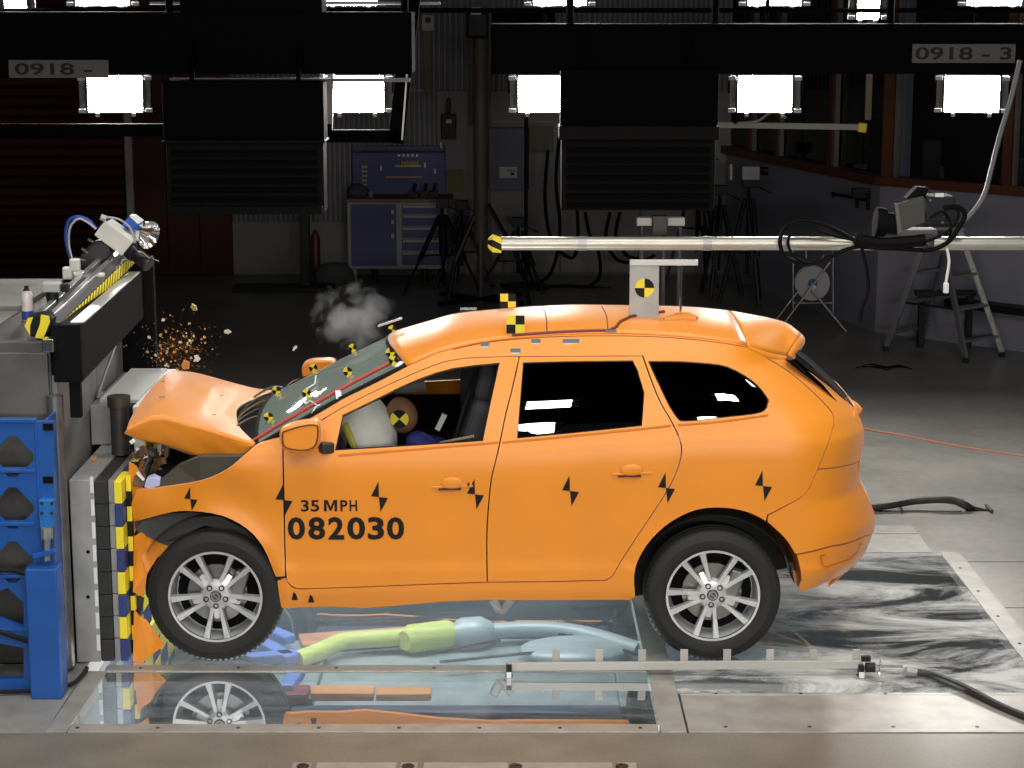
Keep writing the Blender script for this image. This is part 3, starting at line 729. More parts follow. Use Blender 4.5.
mb = MB(); mb.tube([wind(u / 12, .075, .01) for u in range(-1, 13)], .008, 6); mb.build('windscreen_cord', RED, car, label='dark red cord along the windscreen edge')
mb = MB(); mb.tube([wind(.0, v / 20, -.01) for v in range(21)], .018, 6); mb.build('scuttle', BLACKM, car)
def wpt(px, py, dz=.012):
    best = None; bd = 1e9
    for i in range(61):
        for j in range(61):
            p = wind(i / 60, j / 60, dz); rx = p.x; q = proj(p); d = (q[0] - px) ** 2 + (q[1] - py) ** 2
            if d < bd: bd = d; best = (i / 60, j / 60)
    return wind(best[0], best[1], dz)
for (px, py) in ((392, 328), (352, 347.5), (391, 352), (313, 368), (348, 371.5), (276, 391), (307, 393.5), (268, 416.5), (394, 361)):
    c = wpt(px, py, .03); mb = MB(); k = math.radians(random.uniform(-30, 30)); ax = Vector((math.cos(k), 0, math.sin(k))); ay = Vector((-math.sin(k), -.25, math.cos(k)))
    for dy in (0,): quad_target(mb, c, ax, ay, .026)
    o = mb.build('round_target', [YEL, STICK], car, fix=False); md = o.modifiers.new('t', 'SOLIDIFY'); md.thickness = .004
    mb = MB(); mb.tube([c - Vector((0, -.004, .02)), c - Vector((0, -.004, .055))], .006, 5); mb.build('target_tab', YEL, o)
# white clips and crack marks on the screen
WHT = mat('white_tape', (.8, .8, .8), .6)
for l in ([(300, 400), (306, 404), (311, 401), (318, 405)], [(316, 376), (314, 384), (307, 389)], [(313, 413), (316, 407), (320, 405)]):
    P = [wpt(x, y, .014) for x, y in l]; mb = MB(); mb.tube(P, .004, 5); mb.build('tape_strip', WHT, car)
for p_, q_ in (((339, 398), (337, 392)), ((396, 366), (402, 361))):
    mb = MB(); mb.beam(wpt(*p_), wpt(*q_), .03, .006); mb.build('tape_strip', WHT, car)
# --- bonnet
h_n = [W(x, y, Y) for x, y, Y in ((127, 430, .16), (143, 421, .18), (160, 416.5, .2), (190, 424, .2), (225, 435, .17), (256, 444.5, .12))]
h_f = [W(x, y, Y) for x, y, Y in ((158, 373.5, 1.62), (172, 371.5, 1.62), (195, 374, 1.62), (222, 380, 1.64), (250, 388, 1.66), (274, 391, 1.68))]
hn = crv(h_n, 6); hf = crv(h_f, 6)
def samp(c, u): u = u * (len(c) - 1); i = min(int(u), len(c) - 2); return c[i].lerp(c[i + 1], u - i)
def hood(u, v):
    a = samp(hn, u); b = samp(hf, u)
    p = a.lerp(b, v); s = math.sin(math.pi * v)
    p.z += .035 * s * (1 - .5 * u) + .006 * math.sin(v * 9 + u * 3) * s + .008 * noise.noise(Vector((u * 4, v * 5, 1)))
    p.x -= .17 * s * smooth(.55, 1, u) + .02 * noise.noise(Vector((u * 6, v * 4, 3))) * s
    p.x = max(p.x, -2.115)
    return p
loft('bonnet', hood, 34, 40, ORANGE, thick=.012, label='orange bonnet folded up into a tent by the impact')
hb = crv([W(x, y, Y) for x, y, Y in ((124.5, 433, .18), (141, 440, .21), (160, 444, .235), (187, 453, .235), (212, 460.3, .22), (232, 459, .18), (243, 455, .15), (252, 447, .12))], 4)
def flap(u, v):
    a = samp(hn, u); b = samp(hb, u); p = a.lerp(b, v); p.y -= .004 * math.sin(math.pi * v); p.y += .006 * noise.noise(Vector((u * 7, v * 2, 5)))
    return p
loft('bonnet_edge', flap, 30, 8, ORANGE, thick=.008, label='bonnet side folded down')
for px, py in ((160, 400), (227, 394.5), (229, 412), (171, 425), (175, 431)):
    mb = MB(); P = hood((px - 130) / 130, .25 if py > 405 else .6) + Vector((0, 0, .02)); mb.lathe(P, [(0, .003), (.008, .003), (.01, 0)], 8); mb.build('bonnet_bolt', mat('bolt_rust', (.25, .09, .03), .6), car)
# crushed engine bay
JM = [DARK, mat('bay_grey', (.10, .10, .10), .4, .6), mat('bay_brown', (.12, .06, .02), .6), BLACK]
random.seed(3)
for nm, x0, x1, zlo, zhi, n in (('engine_block', -1.95, -1.25, .45, 1.08, 26), ('radiator_pack', -2.08, -1.85, .35, 1.12, 18)):
    for i in range(n):
        mb = MB(); c = (random.uniform(x0, x1), random.uniform(.25, 1.6), random.uniform(zlo, zhi)); s = [random.uniform(.04, .2) for _ in range(3)]
        mb.box(c, s, Euler([random.uniform(-.6, .6) for _ in range(3)])); mb.build('engine_bay_part', JM[i % 4], car, bevel=.008, seg=1)
mb = MB(); P = [SP(x, y, .05) for x, y in ((150, 487), (178, 466), (200, 457), (240, 457), (246, 458), (225, 473), (200, 484))]; mb.prism(P, (0, .08, 0)); mb.build('inner_wing', mat('inner_wing', (.055, .052, .04), .6), car)
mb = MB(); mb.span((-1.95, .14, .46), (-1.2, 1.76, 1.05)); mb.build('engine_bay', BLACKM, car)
# jagged bits near the crushed corner
for i in range(26):
    px = random.uniform(128, 172); py = random.uniform(445, 492); p = W(px, py, random.uniform(.12, .35)); mb = MB()
    mb.box(p, (random.uniform(.015, .07), random.uniform(.01, .04), random.uniform(.01, .05)), Euler([random.uniform(-1.5, 1.5) for _ in range(3)]))
    mb.build('broken_piece', [DARK, JM[2], JM[1], ORANGE_IN, JM[2], CHROME][i % 6], car)
mb = MB(); P = [W(x, y, .10) for x, y in ((144, 488), (146, 480), (153, 477), (160, 480), (160, 486), (150, 489))]; mb.prism(P, (0, .05, .01)); mb.build('headlamp_shard', mat('lens_blue', (.45, .5, .75), .1), car, bevel=.005)
mb = MB(); mb.beam(W(137, 472, .1), W(144, 480, .1), .02, .012); mb.build('headlamp_shard', WHT, car)
mb = MB(); mb.beam(W(134, 440, .12), W(131, 442.5, .12), .03, .02); mb.build('headlamp_shard', WHT, car)
# vertical crushed front strip of bumper plus two flaps
def flat_piece(name, pts, Y, m, th=.012, label=None):
    mb = MB(); P = [W(x, y, Y + .03 * noise.noise(Vector((x * .1, y * .1, 0)))) for x, y in pts]; mb.prism(P, (0, th, 0)); return mb.build(name, m, car, label=label)
flat_piece('bumper_strip', [(129, 462), (136, 466), (141, 474), (143, 488), (139, 505), (141, 520), (134, 534), (131, 520), (128, 500)], .13, ORANGE)
flat_piece('bumper_flap', [(134, 537), (140, 533), (148.7, 535), (171.6, 548.5), (157, 558), (146.7, 574.6), (143.5, 597.5), (133, 592)], .09, ORANGE, label='torn orange bumper corner')
flat_piece('bumper_flap', [(134, 610), (140, 617), (146.7, 620.5), (156, 634), (164.4, 645.5), (150, 656), (138, 664.5), (133, 661)], .03, ORANGE, label='torn lower bumper corner')
flat_piece('bumper_core', [(130, 594), (144, 598), (143, 606), (139, 618), (133, 618)], .15, DARK)
flat_piece('wing_liner', [(134, 522), (142.5, 521), (160, 514), (192, 512), (221, 517), (246, 530), (258, 543), (250, 540), (228, 531), (205, 525.5), (194, 530), (182, 540), (173, 548), (160, 543), (148, 536), (136, 530)], .10, mat('liner', (.035, .034, .03), .6))
mb = MB(); mb.span((-2.05, .2, .30), (-1.86, 1.7, .62)); mb.build('bumper_beam', mat('beam_dark', (.06, .055, .05), .5, .4), car, bevel=.03)
# --- mirrors
def mirror(flip, pts, Y):
    def q(p): return Vector((p.x, CW - p.y, p.z)) if flip else p
    mb = MB(); P = [q(W(x, y, Y)) for x, y in C2(pts + [pts[0]], 3)[:-1]]; mb.prism(P, (0, .12 if not flip else -.12, 0))
    o = mb.build('wing_mirror', ORANGE, car, bevel=.03, seg=3, smooth=True)
    if not flip:
        mb = MB(); R = [W(x, y, Y - .002) for x, y in C2([(283, 432), (300, 426.5), (315, 425), (318, 430), (316, 444), (308, 450), (290, 449), (283, 444), (283, 432)], 2)]
        mb.tube(R, .004, 5, cap=False); mb.build('mirror_seam', SEAM, o)
    a = q(SP(320, 448, -.02)); b = q(SP(332, 447, .02)); mb = MB(); mb.beam(a, b, .07, .06); mb.build('mirror_foot', DARK, o, bevel=.01)
mpts = [(279, 436), (281, 430), (293, 425), (306, 422.5), (317, 422), (320.5, 428), (320, 443), (315, 450), (303, 454), (290, 453), (282, 449)]
mirror(False, mpts, -.12)
mb = MB(); P = [W(x, y, 1.98) for x, y in C2([(304, 372), (304, 363), (310, 358.5), (322, 357), (336, 358.5), (333, 370), (322, 375), (308, 376), (304, 372)], 3)[:-1]]; mb.prism(P, (0, -.12, 0)); mb.build('wing_mirror', ORANGE, car, bevel=.03, seg=3, smooth=True)
# --- tail: tailgate, glass, rear bumper across
def tail(u, v, pts):
    w = 2 * v - 1; p = pts(u); return Vector((p[0] - .028 + .05 * (1 - w ** 4), .37 + (CW - .74) * v, p[1]))
def rear_curve(a, b):
    L = [(W(x, y, .42).x - .004, W(x, y, .42).z) for x, y in _rear[a:b]]
    def f(u): u = u * (len(L) - 1); i = min(int(u), len(L) - 2); t = u - i; return (L[i][0] + (L[i + 1][0] - L[i][0]) * t, L[i][1] + (L[i + 1][1] - L[i][1]) * t)
    return f
fg = rear_curve(0, 4); loft('rear_window', lambda u, v: tail(u, v, fg) + Vector((-.02, 0, 0)), 8, 14, TINT, thick=0)
ft = rear_curve(3, 8); loft('tailgate', lambda u, v: tail(u, v, ft), 14, 14, ORANGE, thick=.01)
fb_ = rear_curve(7, 13); loft('rear_bumper_middle', lambda u, v: tail(u, v, fb_), 16, 14, ORANGE, thick=.01)
# grey edge of the rear glass seen beyond the pillar
mb = MB(); mb.tube([W(x, y, .48) for x, y in ((797, 352), (812, 364), (830, 381), (845, 397))], .018, 6); mb.build('rear_glass_edge', mat('glass_edge', (.03, .032, .035), .3), car)
mb = MB(); mb.box(W(855, 407, .75), (.06, .16, .045), Euler((0, .5, 0))); mb.build('rear_wiper_cover', ORANGE, car, bevel=.015)
# --- wheels
def wheel(wx, wy, wz, flip=False, detail=True):
    sgn = -1 if not flip else 1            # direction of the outer face along Y
    c = Vector((wx, wy, wz)); R = .375
    def L(r, h): return (r, sgn * h)
    mb = MB(); mb.lathe(c, [L(r, h) for r, h in ((.245, .085), (.262, .104), (.285, .112), (.318, .114), (.322, .1115), (.345, .108), (.358, .100), (.366, .088), (R, .070), (R, .048), (R - .008, .047), (R - .008, .040), (R, .039), (R, .012), (R - .008, .011), (R - .008, -.011), (R, -.012), (R, -.07), (.36, -.095), (.33, -.11), (.25, -.09))], 64, 'Y')
    # shoulder tread blocks
    for k in range(72):
        th = 2 * math.pi * k / 72; d = Vector((math.cos(th), 0, math.sin(th))); mb.box(c + d * (R - .0135) + Vector((0, sgn * .082, 0)), (.014, .020, .012), Matrix((d, Vector((0, 1, 0)), d.cross(Vector((0, 1, 0))))).transposed())
    ty = mb.build('tyre', RUBBER, car, smooth=True)
    mb = MB(); mb.lathe(c, [L(r, h) for r, h in ((.246, .100), (.262, .101), (.264, .094), (.25, .080), (.243, .06), (.232, .03), (.228, -.09), (.238, -.09), (.25, -.05), (.25, .09))], 56, 'Y', closed=True); mb.build('rim', ALLOY, ty, smooth=True)
    if not detail: 
        mb = MB(); mb.lathe(c, [(0, 0), (.24, 0)], 24, 'Y'); mb.build('brake_disc', STEEL, ty); return
    mb = MB(); mb.lathe(c, [L(0, .082), L(.03, .084), L(.05, .084), L(.075, .078), L(.088, .06), L(.088, .03), L(0, .03)], 30, 'Y'); mb.build('hub', ALLOY, ty, smooth=True)
    ph0 = {True: math.radians(270), False: math.radians(270)}[True] if wx < 0 else math.radians(262)
    for k in range(5):
        for s in (-1, 1):
            a0 = ph0 + 2 * math.pi * k / 5 + s * math.radians(17); a1 = ph0 + 2 * math.pi * k / 5 + s * math.radians(13.5)
            di = Vector((math.cos(a0), 0, math.sin(a0))); do = Vector((math.cos(a1), 0, math.sin(a1))); p0 = c + di * .062 + Vector((0, sgn * .078, 0)); p1 = c + do * .246 + Vector((0, sgn * .090, 0))
            x = (p1 - p0).normalized(); y = Vector((0, 1, 0)); z = x.cross(y).normalized(); w0, w1 = .0135, .0215; mb = MB(); vs = []
            for p, w in ((p0, w0), (p0.lerp(p1, .45) + Vector((0, -sgn * .006, 0)), .0135), (p1, w1)):
                vs += [p + z * w + y * sgn * -.03, p + z * w * .75, p - z * w * .75, p - z * w + y * sgn * -.03]
            mb.add(vs, [(0, 1, 5, 4), (1, 2, 6, 5), (2, 3, 7, 6), (3, 0, 4, 7), (4, 5, 9, 8), (5, 6, 10, 9), (6, 7, 11, 10), (7, 4, 8, 11), (0, 3, 2, 1), (8, 9, 10, 11)]); mb.build('spoke', ALLOY, ty)
    for k in range(5):
        a = ph0 + 2 * math.pi * k / 5; dd = Vector((math.cos(a), 0, math.sin(a))); mb = MB(); mb.beam(c + dd * .07 + Vector((0, sgn * .066, 0)), c + dd * .135 + Vector((0, sgn * .045, 0)), .03, .02, up=(0, 1, 0)); mb.build('spoke_web', mat('alloy_bright', (.85, .85, .85), .3, .4), ty, bevel=.003)
    for k in range(5):
        a = ph0 + 2 * math.pi * k / 5; p = c + Vector((math.cos(a), 0, math.sin(a))) * .056 + Vector((0, sgn * .084, 0)); mb = MB()
        mb.lathe(p, [L(0, -.006), L(.009, -.006), L(.010, .002), L(.016, .004), L(.017, -.004)], 10, 'Y'); mb.build('lug_nut', mat('nut', (.03, .03, .03), .5, .4), ty)
    mb = MB(); mb.lathe(c, [L(0, .093), L(.026, .093), L(.032, .088), L(.033, .08)], 20, 'Y'); mb.build('hub_cap', mat('cap', (.09, .09, .10), .3, .5), ty, smooth=True)
    mb = MB(); mb.lathe(c, [L(.018, .0945), L(.024, .0945)], 20, 'Y'); k = Vector((.7, 0, .7)); mb.beam(c + Vector((-.022, sgn * .0945, .018)), c + Vector((.022, sgn * .0945, -.018)), .002, .005); mb.build('hub_emblem', STEEL, ty)
    mb = MB(); mb.lathe(c, [L(.07, .02), L(.165, .02), L(.165, -.005), L(.07, -.005)], 36, 'Y', closed=True); mb.build('brake_disc', mat('disc', (.22, .21, .20), .35, .8), ty)
    mb = MB(); mb.box(c + Vector((.12, sgn * .03, .05)), (.08, .07, .17), Euler((0, .3, 0))); mb.build('brake_calliper', mat('calliper', (.2, .2, .19), .4, .6), ty, bevel=.015)
    mb = MB(); mb.lathe(c, [L(.0, -.03), L(.226, -.03)], 30, 'Y'); mb.build('wheel_back', BLACKM, ty)
wheel(wf.x, .135, wf.z); wheel(wr.x, .135, wr.z); wheel(wf.x, CW - .135, wf.z, True, False); wheel(wr.x, CW - .135, wr.z, True, False)
# wheel arch liners
for wx, wz, a0, a1, rr in ((wr.x, wr.z, 8, 194, .452), (wf.x, wf.z + .02, -5, 150, .44)):
    for f in (0, 1):
        mb = MB(); n = 26; vs = []; 
        for i in range(n + 1):
            a = math.radians(a0 + (a1 - a0) * i / n)
            for Y in (.028, .36): vs.append(Vector((wx + rr * math.cos(a), CW - Y if f else Y + .0, wz + rr * math.sin(a))))
        mb.add(vs, [(2 * i, 2 * i + 1, 2 * i + 3, 2 * i + 2) for i in range(n)])
        Y = .36; mb.add([Vector((wx + rr * math.cos(math.radians(a0 + (a1 - a0) * i / n)), CW - Y if f else Y, wz + rr * math.sin(math.radians(a0 + (a1 - a0) * i / n)))) for i in range(n + 1)], [tuple(range(n + 1))])
        mb.build('wheel_arch_liner', mat('liner_dark', (.012, .012, .011), .8), car, fix=False)
# orange returns of the arches
arc = crv([SP(x, y, .004) for x, y in ((749, 513.5), (766, 522), (785.5, 539.5), (795, 554), (799.5, 566), (801.5, 580), (801, 591))], 4); mb = MB(); vs = []
for i, p in enumerate(arc): vs += [p, p + Vector((-.015, .22, .0))]
mb.add(vs, [(2 * i, 2 * i + 1, 2 * i + 3, 2 * i + 2) for i in range(len(arc) - 1)]); mb.build('arch_return', ORANGE_IN, car, fix=False)
# --- floor pan and coloured underbody
PANM = mat('underbody_grey', (.30, .35, .36), .5, 0, .25, 5)
mb = MB(); mb.span((wf.x + .48, .16, .40), (wr.x - .48, CW - .16, .44)); mb.span((wf.x - .3, .42, .36), (wf.x + .48, CW - .42, .44)); mb.span((wr.x - .48, .42, .40), (1.78, CW - .42, .46)); mb.build('floor_pan', PANM, car, bevel=.01)
for f in (0, 1):
    mb = MB(); Y = .10; mb.span((wf.x + .5, CW - Y - .05 if f else Y, .36), (wr.x - .5, CW - Y if f else Y + .05, 1.15)); mb.build('door_inner', BLACKM, car)
    mb = MB(); Y = .17; mb.span((-1.25, CW - Y - .12 if f else Y, .345), (.62, CW - Y if f else Y + .12, .40)); mb.build('sill_rail', mat('navy_rail', (.04, .055, .10), .5), car, bevel=.01)
def vg(px, py, z): p = G(px, py, -z); return Vector((p.x, p.y, z))
YU = mat('yellow_exhaust', (.62, .68, .18), .5); BU = mat('blue_subframe', (.16, .25, .62), .5); GU = mat('grey_exhaust', (.40, .46, .47), .45, .2); OU = mat('salmon_member', (.62, .28, .16), .5)
mb = MB(); P = [vg(x, y, .30) for x, y in ((297, 660), (318, 652), (338, 643), (356, 640), (402, 637), (440, 633))]; mb.tube(crv(P, 4), .055, 12); mb.build('exhaust_front', YU, car, smooth=True, label='yellow front exhaust pipe')
mb = MB(); mb.tube([vg(404, 641, .30), vg(410, 639, .30), vg(448, 634, .30), vg(454, 633.5, .30)], [.06, .09, .09, .07], 14); mb.build('catalyst', YU, car, smooth=True)
mb = MB(); mb.tube([vg(454, 634, .30), vg(462, 633.5, .30), vg(482, 632, .30), vg(492, 631, .30)], [.07, .1, .1, .06], 14); mb.tube(crv([vg(490, 631, .3), vg(520, 629, .3), (vg(560, 630, .3)), vg(595, 636, .3), vg(640, 650, .3)], 4), .05, 12); mb.build('exhaust_rear', GU, car, smooth=True)
mb = MB()
for a, b in (((232, 655), (262, 628)), ((262, 628), (290, 640)), ((240, 660), (300, 655)), ((285, 690), (298, 672)), ((255, 640), (292, 660))): mb.beam(vg(*a, .28), vg(*b, .28), .09, .06)
mb.build('front_subframe', BU, car, bevel=.012, label='blue front subframe')
mb = MB(); mb.beam(vg(300, 642, .35), vg(410, 634, .35), .22, .04); mb.build('tunnel_member', OU, car, bevel=.01)
mb = MB(); mb.span((vg(312, 690, .3).x, .30, .28), (vg(375, 690, .3).x, .44, .33)); mb.build('jacking_member', mat('orange_member', (.65, .26, .05), .5), car, bevel=.01)
mb = MB(); mb.span((vg(377, 690, .3).x, .30, .285), (vg(432, 690, .3).x, .43, .33)); mb.build('jacking_member', mat('orange_member', (.65, .26, .05), .5), car, bevel=.01)
mb = MB(); mb.span((vg(274, 690, .3).x, .28, .28), (vg(310, 690, .3).x, .45, .34)); mb.build('front_mount', mat('dark_red_mount', (.22, .03, .03), .5), car, bevel=.01)
for a, b in (((300, 622), (500, 615)), ((420, 655), (500, 640)), ((560, 618), (640, 640)), ((620, 615), (560, 640)), ((500, 618), (640, 655)), ((440, 662), (560, 650))):
    mb = MB(); mb.tube([vg(*a, .31), vg(*b, .31)], .010, 6); mb.build('brake_line', BLACK, car)
mb = MB(); mb.ell(vg(575, 650, .33), (.35, .22, .06), 20, 8); mb.build('rear_silencer', GU, car, smooth='all')
mb = MB(); mb.beam(W(493, 598, .3), W(500, 610, .3), .06, .05); mb.beam(W(512, 599, .3), W(500, 612, .3), .04, .05); mb.build('suspension_bracket', STEEL, car, bevel=.006)
# --- roof equipment
for (px, py, r) in ((508, 300, .046), (515.5, 329, .050)):
    p = roof_pt(px, py + r * 140, 0) if py < 320 else SP(px, 338) + Vector((0, .03, .02)); mb = MB(); quad_target(mb, p + Vector((0, 0, r)), Vector((1, 0, 0)), Vector((0, 0, 1)), r, True); o = mb.build('square_target', [YEL, STICK], car, fix=False)
    o.modifiers.new('t', 'SOLIDIFY').thickness = .004
p = W(645, 290, .62); bz = roof_pt(645, 318, 0)
mb = MB(); zt = W(645, 260, bz.y).z; x0 = W(629.5, 290, bz.y).x; x1 = W(659, 290, bz.y).x; mb.span((x0, bz.y, bz.z - .01), (x1, bz.y + .012, zt)); br = mb.build('roof_bracket', mat('bracket_alu', (.40, .40, .38), .5, .3, .15, 10), car, bevel=.002, label='upright grey metal plate on the roof')
mb = MB(); mb.span((x0, bz.y - .01, zt - .03), (W(698, 260, bz.y).x, bz.y + .03, zt)); mb.build('bracket_arm', mat('arm_pale', (.55, .54, .52), .4, .3), br, bevel=.002)
mb = MB(); x = W(681, 300, bz.y).x; mb.tube([(x, bz.y + .015, bz.z), (x, bz.y + .015, zt - .02)], .006, 8); mb.build('bracket_rod', CHROME, br)
mb = MB(); quad_target(mb, W(644.5, 288, bz.y - .004), Vector((1, 0, 0)), Vector((0, 0, 1)), .054, n=8); mb.build('round_target', [YEL, STICK], br, fix=False)
mb = MB(); P = [roof_pt(x, y, .012) for x, y in C2([(512, 341), (530, 338.5), (560, 337), (583, 335.5), (606, 333.5), (616, 330), (622, 323), (640, 317), (664, 314)], 4)]; mb.tube(P, .009, 6); mb.build('roof_cable', mat('brown_cable', (.16, .03, .02), .5), car)
mb = MB(); P = [roof_pt(x, y, .008) for x, y in ((664, 321), (676, 320), (688, 319.5), (697, 321))]; mb.tube(P, [.01, .032, .036, .02], 14); mb.build('aerial_fin', ORANGE, car, smooth=True)
mb = MB(); P = [roof_pt(x, y, .006) for x, y in ((613, 336), (622, 324), (640, 318), (668, 318), (652, 330), (646, 336))]; mb.add([sum(P, Vector()) / 6 + Vector((0, 0, .012))] + P, [(0, 1 + i, 1 + (i + 1) % 6) for i in range(6)]); mb.build('orange_tape', ORANGE, car)
for (px, py, w) in ((485, 344.3, .045), (536, 341, .05), (571, 341, .09), (515.5, 350.5, .055)):
    p = SP(px, py, -.006); mb = MB(); mb.box(p, (w, .006, .022)); o = mb.build('reference_strip', mat('strip_grey', (.16, .19, .21), .4), car); mb = MB(); mb.box(p + Vector((0, -.004, -.016)), (w * .9, .004, .010)); mb.build('strip_edge', WHT, o)
mb = MB(); p = roof_pt(611, 337, .008); mb.box(p, (.06, .03, .012)); mb.build('cable_clip', mat('strip_grey', (.16, .19, .21), .4), car)
mb = MB(); a = W(472 / 1 - 90, 322, .9); mb.beam(W(378, 326, 1.0), W(402, 318, 1.0), .02, .012); mb.build('wiper_fragment', mat('pale_frag', (.5, .5, .48), .5), car)
mb = MB(); P = [roof_pt(x, y, .004) for x, y in ((503, 309.5), (540, 306.8), (545, 305.8))]; mb.tube(P, .005, 5); mb.build('roof_cable', DARK, car)
# little dark blots on the sill
for px, py in ((294.5, 597), (311, 599.5)):
    P = [SP(px - 3, py + 3, -.002), SP(px + 3.5, py + 3, -.002), SP(px + 1.5, py - 3, -.002), SP(px - 1, py - 5, -.002)]; mb = MB(); mb.prism(P, (0, -.001, 0)); mb.build('sill_patch', STICK, car)
mb = MB(); mb.beam(SP(276, 577.5, -.003), SP(286, 577, -.003), .004, .008); mb.build('sill_patch', STICK, car)
# --- interior
SEATM = mat('seat_fabric', (.045, .045, .05), .8); LEAT = mat('dash', (.03, .03, .03), .6)
def P_(px, py, Y): return W(px, py, Y)
mb = MB(); c = P_(440, 440, .5)
def seat(cx, cy):
    s = MB(); s.box((cx, cy, .72), (.52, .50, .16), Euler((0, -.12, 0))); o = s.build('seat', SEATM, car, bevel=.05, seg=3)
    s = MB(); s.box((cx + .34, cy, 1.08), (.15, .50, .68), Euler((0, .30, 0))); s.build('seat_backrest', SEATM, o, bevel=.05, seg=3)
    s = MB(); s.box((cx + .44, cy, 1.50), (.11, .28, .22), Euler((0, .2, 0))); s.build('headrest', SEATM, o, bevel=.04, seg=3)
    s = MB(); s.tube([(cx + .42, cy - .06, 1.36), (cx + .45, cy - .06, 1.46)], .008, 6); s.tube([(cx + .42, cy + .06, 1.36), (cx + .45, cy + .06, 1.46)], .008, 6); s.build('headrest_post', CHROME, o)
for cy in (.50, 1.40): seat(-.58, cy); seat(.42, cy)
mb = MB(); mb.span((-1.28, .2, .75), (-1.0, CW - .2, 1.12)); mb.build('dashboard', LEAT, car, bevel=.06, seg=3)
mb = MB(); Rg = [Vector((-.93 + .06 * math.sin(t), .5 + .18 * math.cos(t), 1.10 + .17 * math.sin(t))) for t in [2 * math.pi * i / 24 for i in range(25)]]; mb.tube(Rg, .015, 7, cap=False); mb.build('steering_wheel', BLACK, car, smooth=True)
mb = MB(); mb.tube([P_(344, 424, .28), P_(357, 452, .28)], .022, 8); mb.build('window_pole', mat('yellow_pole', (.5, .42, .06), .5), car)
# airbag
mb = MB(); n = 22; c = P_(370, 434, .50); mb.ell((0, 0, 0), (.155, .24, .24), 28, 18, Euler((0, -.30, 0)))
for v in mb.v:
    d = v.normalized(); v *= 1 + .05 * math.sin(5 * math.atan2(v.z, v.x)) * (1 - abs(d.y)) + .06 * noise.noise(v * 9); v += c
mb.build('airbag', mat('airbag_fabric', (.80, .76, .72), .75, 0, .1, 12, bump=.2), car, smooth='all', label='inflated off-white airbag')
# far door window edge light: inner trims
mb = MB(); mb.span((-.32, 1.60, 1.1), (-.22, 1.70, 1.72)); mb.build('far_pillar', DARK, car)
mb = MB(); mb.tube([P_(392, 388, 1.5), P_(425, 386, 1.5)], .04, 8); mb.build('sun_visor', mat('visor', (.25, .25, .24), .7), car)
mb = MB(); mb.box(P_(441, 422, .62), (.03, .02, .10), Euler((0, .45, 0))); mb.build('seat_tag', mat('tag_white', (.6, .6, .55), .6), car)
mb = MB(); mb.tube([P_(440, 443, .2), P_(474, 436, .2)], .008, 6); mb.build('interior_rod', mat('rod_brass', (.45, .35, .2), .4), car)
# crash test dummy, one skinned body
dm = thing('crash_test_dummy', 'crash test dummy in blue with round target on its head, leaning into the airbag', 'crash test dummy', (-.5, .5, .8))
hc = P_(402, 415, .5); 
def skin_body(name, joints, edges, m, parent, sub=2):
    org = ORG[parent.name]; me = bpy.data.meshes.new(name); me.from_pydata([Vector(j[0]) - org for j in joints], edges, []); me.materials.append(m)
    o = bpy.data.objects.new(name, me); COL.objects.link(o); o.parent = parent; ORG[o.name] = org
    sk = o.modifiers.new('skin', 'SKIN'); 
    for i, j in enumerate(joints):
        r = j[1] if isinstance(j[1], tuple) else (j[1], j[1]); me.skin_vertices[0].data[i].radius = r
    me.skin_vertices[0].data[0].use_root = True; sk.use_smooth_shade = True
    s = o.modifiers.new('sub', 'SUBSURF'); s.levels = sub; s.render_levels = sub; return o
hx, hy, hz = hc
J = [((-.42, .5, .86), (.15, .12)), ((-.40, .5, 1.02), (.13, .11)), ((hx + .16, .5, hz - .30), (.17, .12)), ((hx + .10, .5, hz - .18), (.12, .09)), ((hx + .04, .5, hz - .10), .055),
     ((hx + .13, .30, hz - .22), .06), ((hx - .05, .27, hz - .42), .048), ((hx - .28, .36, hz - .34), .036), ((hx + .13, .70, hz - .22), .06), ((hx - .05, .73, hz - .42), .048), ((hx - .28, .64, hz - .34), .036),
     ((-.48, .40, .84), .09), ((-.86, .38, .86), .07), ((-1.1, .38, .55), .05), ((-.48, .60, .84), .09), ((-.86, .62, .86), .07), ((-1.1, .62, .55), .05)]
skin_body('body', J, [(0, 1), (1, 2), (2, 3), (3, 4), (2, 5), (5, 6), (6, 7), (2, 8), (8, 9), (9, 10), (0, 11), (11, 12), (12, 13), (0, 14), (14, 15), (15, 16)], mat('dummy_blue', (.03, .035, .22), .6), dm)
mb = MB(); mb.ell(hc, (.088, .078, .105), 20, 14, Euler((0, -.3, 0))); mb.ell(hc + Vector((-.06, 0, -.05)), (.06, .055, .055), 12, 8); mb.ell(hc + Vector((-.105, 0, -.01)), (.018, .012, .022), 8, 6)
hd = mb.build('head', mat('dummy_skin', (.28, .12, .06), .55, 0, .2, 20), dm, smooth='all')
for s in (-1, 1):
    mb = MB(); mb.ell(hc + Vector((.01, s * .072, -.01)), (.018, .006, .028), 8, 6); mb.build('ear', mat('dummy_skin', (.28, .12, .06), .55), hd, smooth='all')
    mb = MB(); mb.ell(hc + Vector((-.088, s * .03, .015)), (.012, .014, .01), 8, 6); mb.build('eye', BLACK, hd, smooth='all')
mb = MB(); mb.beam(hc + Vector((-.11, -.02, -.06)), hc + Vector((-.11, .02, -.06)), .012, .006); mb.build('mouth', BLACK, hd)
mb = MB(); th = .785
quad_target(mb, hc + Vector((-.01, -.086, -.005)), Vector((math.cos(th), 0, math.sin(th))), Vector((-math.sin(th), 0, math.cos(th))), .052, n=8); mb.build('round_target', [YEL, STICK], hd, fix=False)
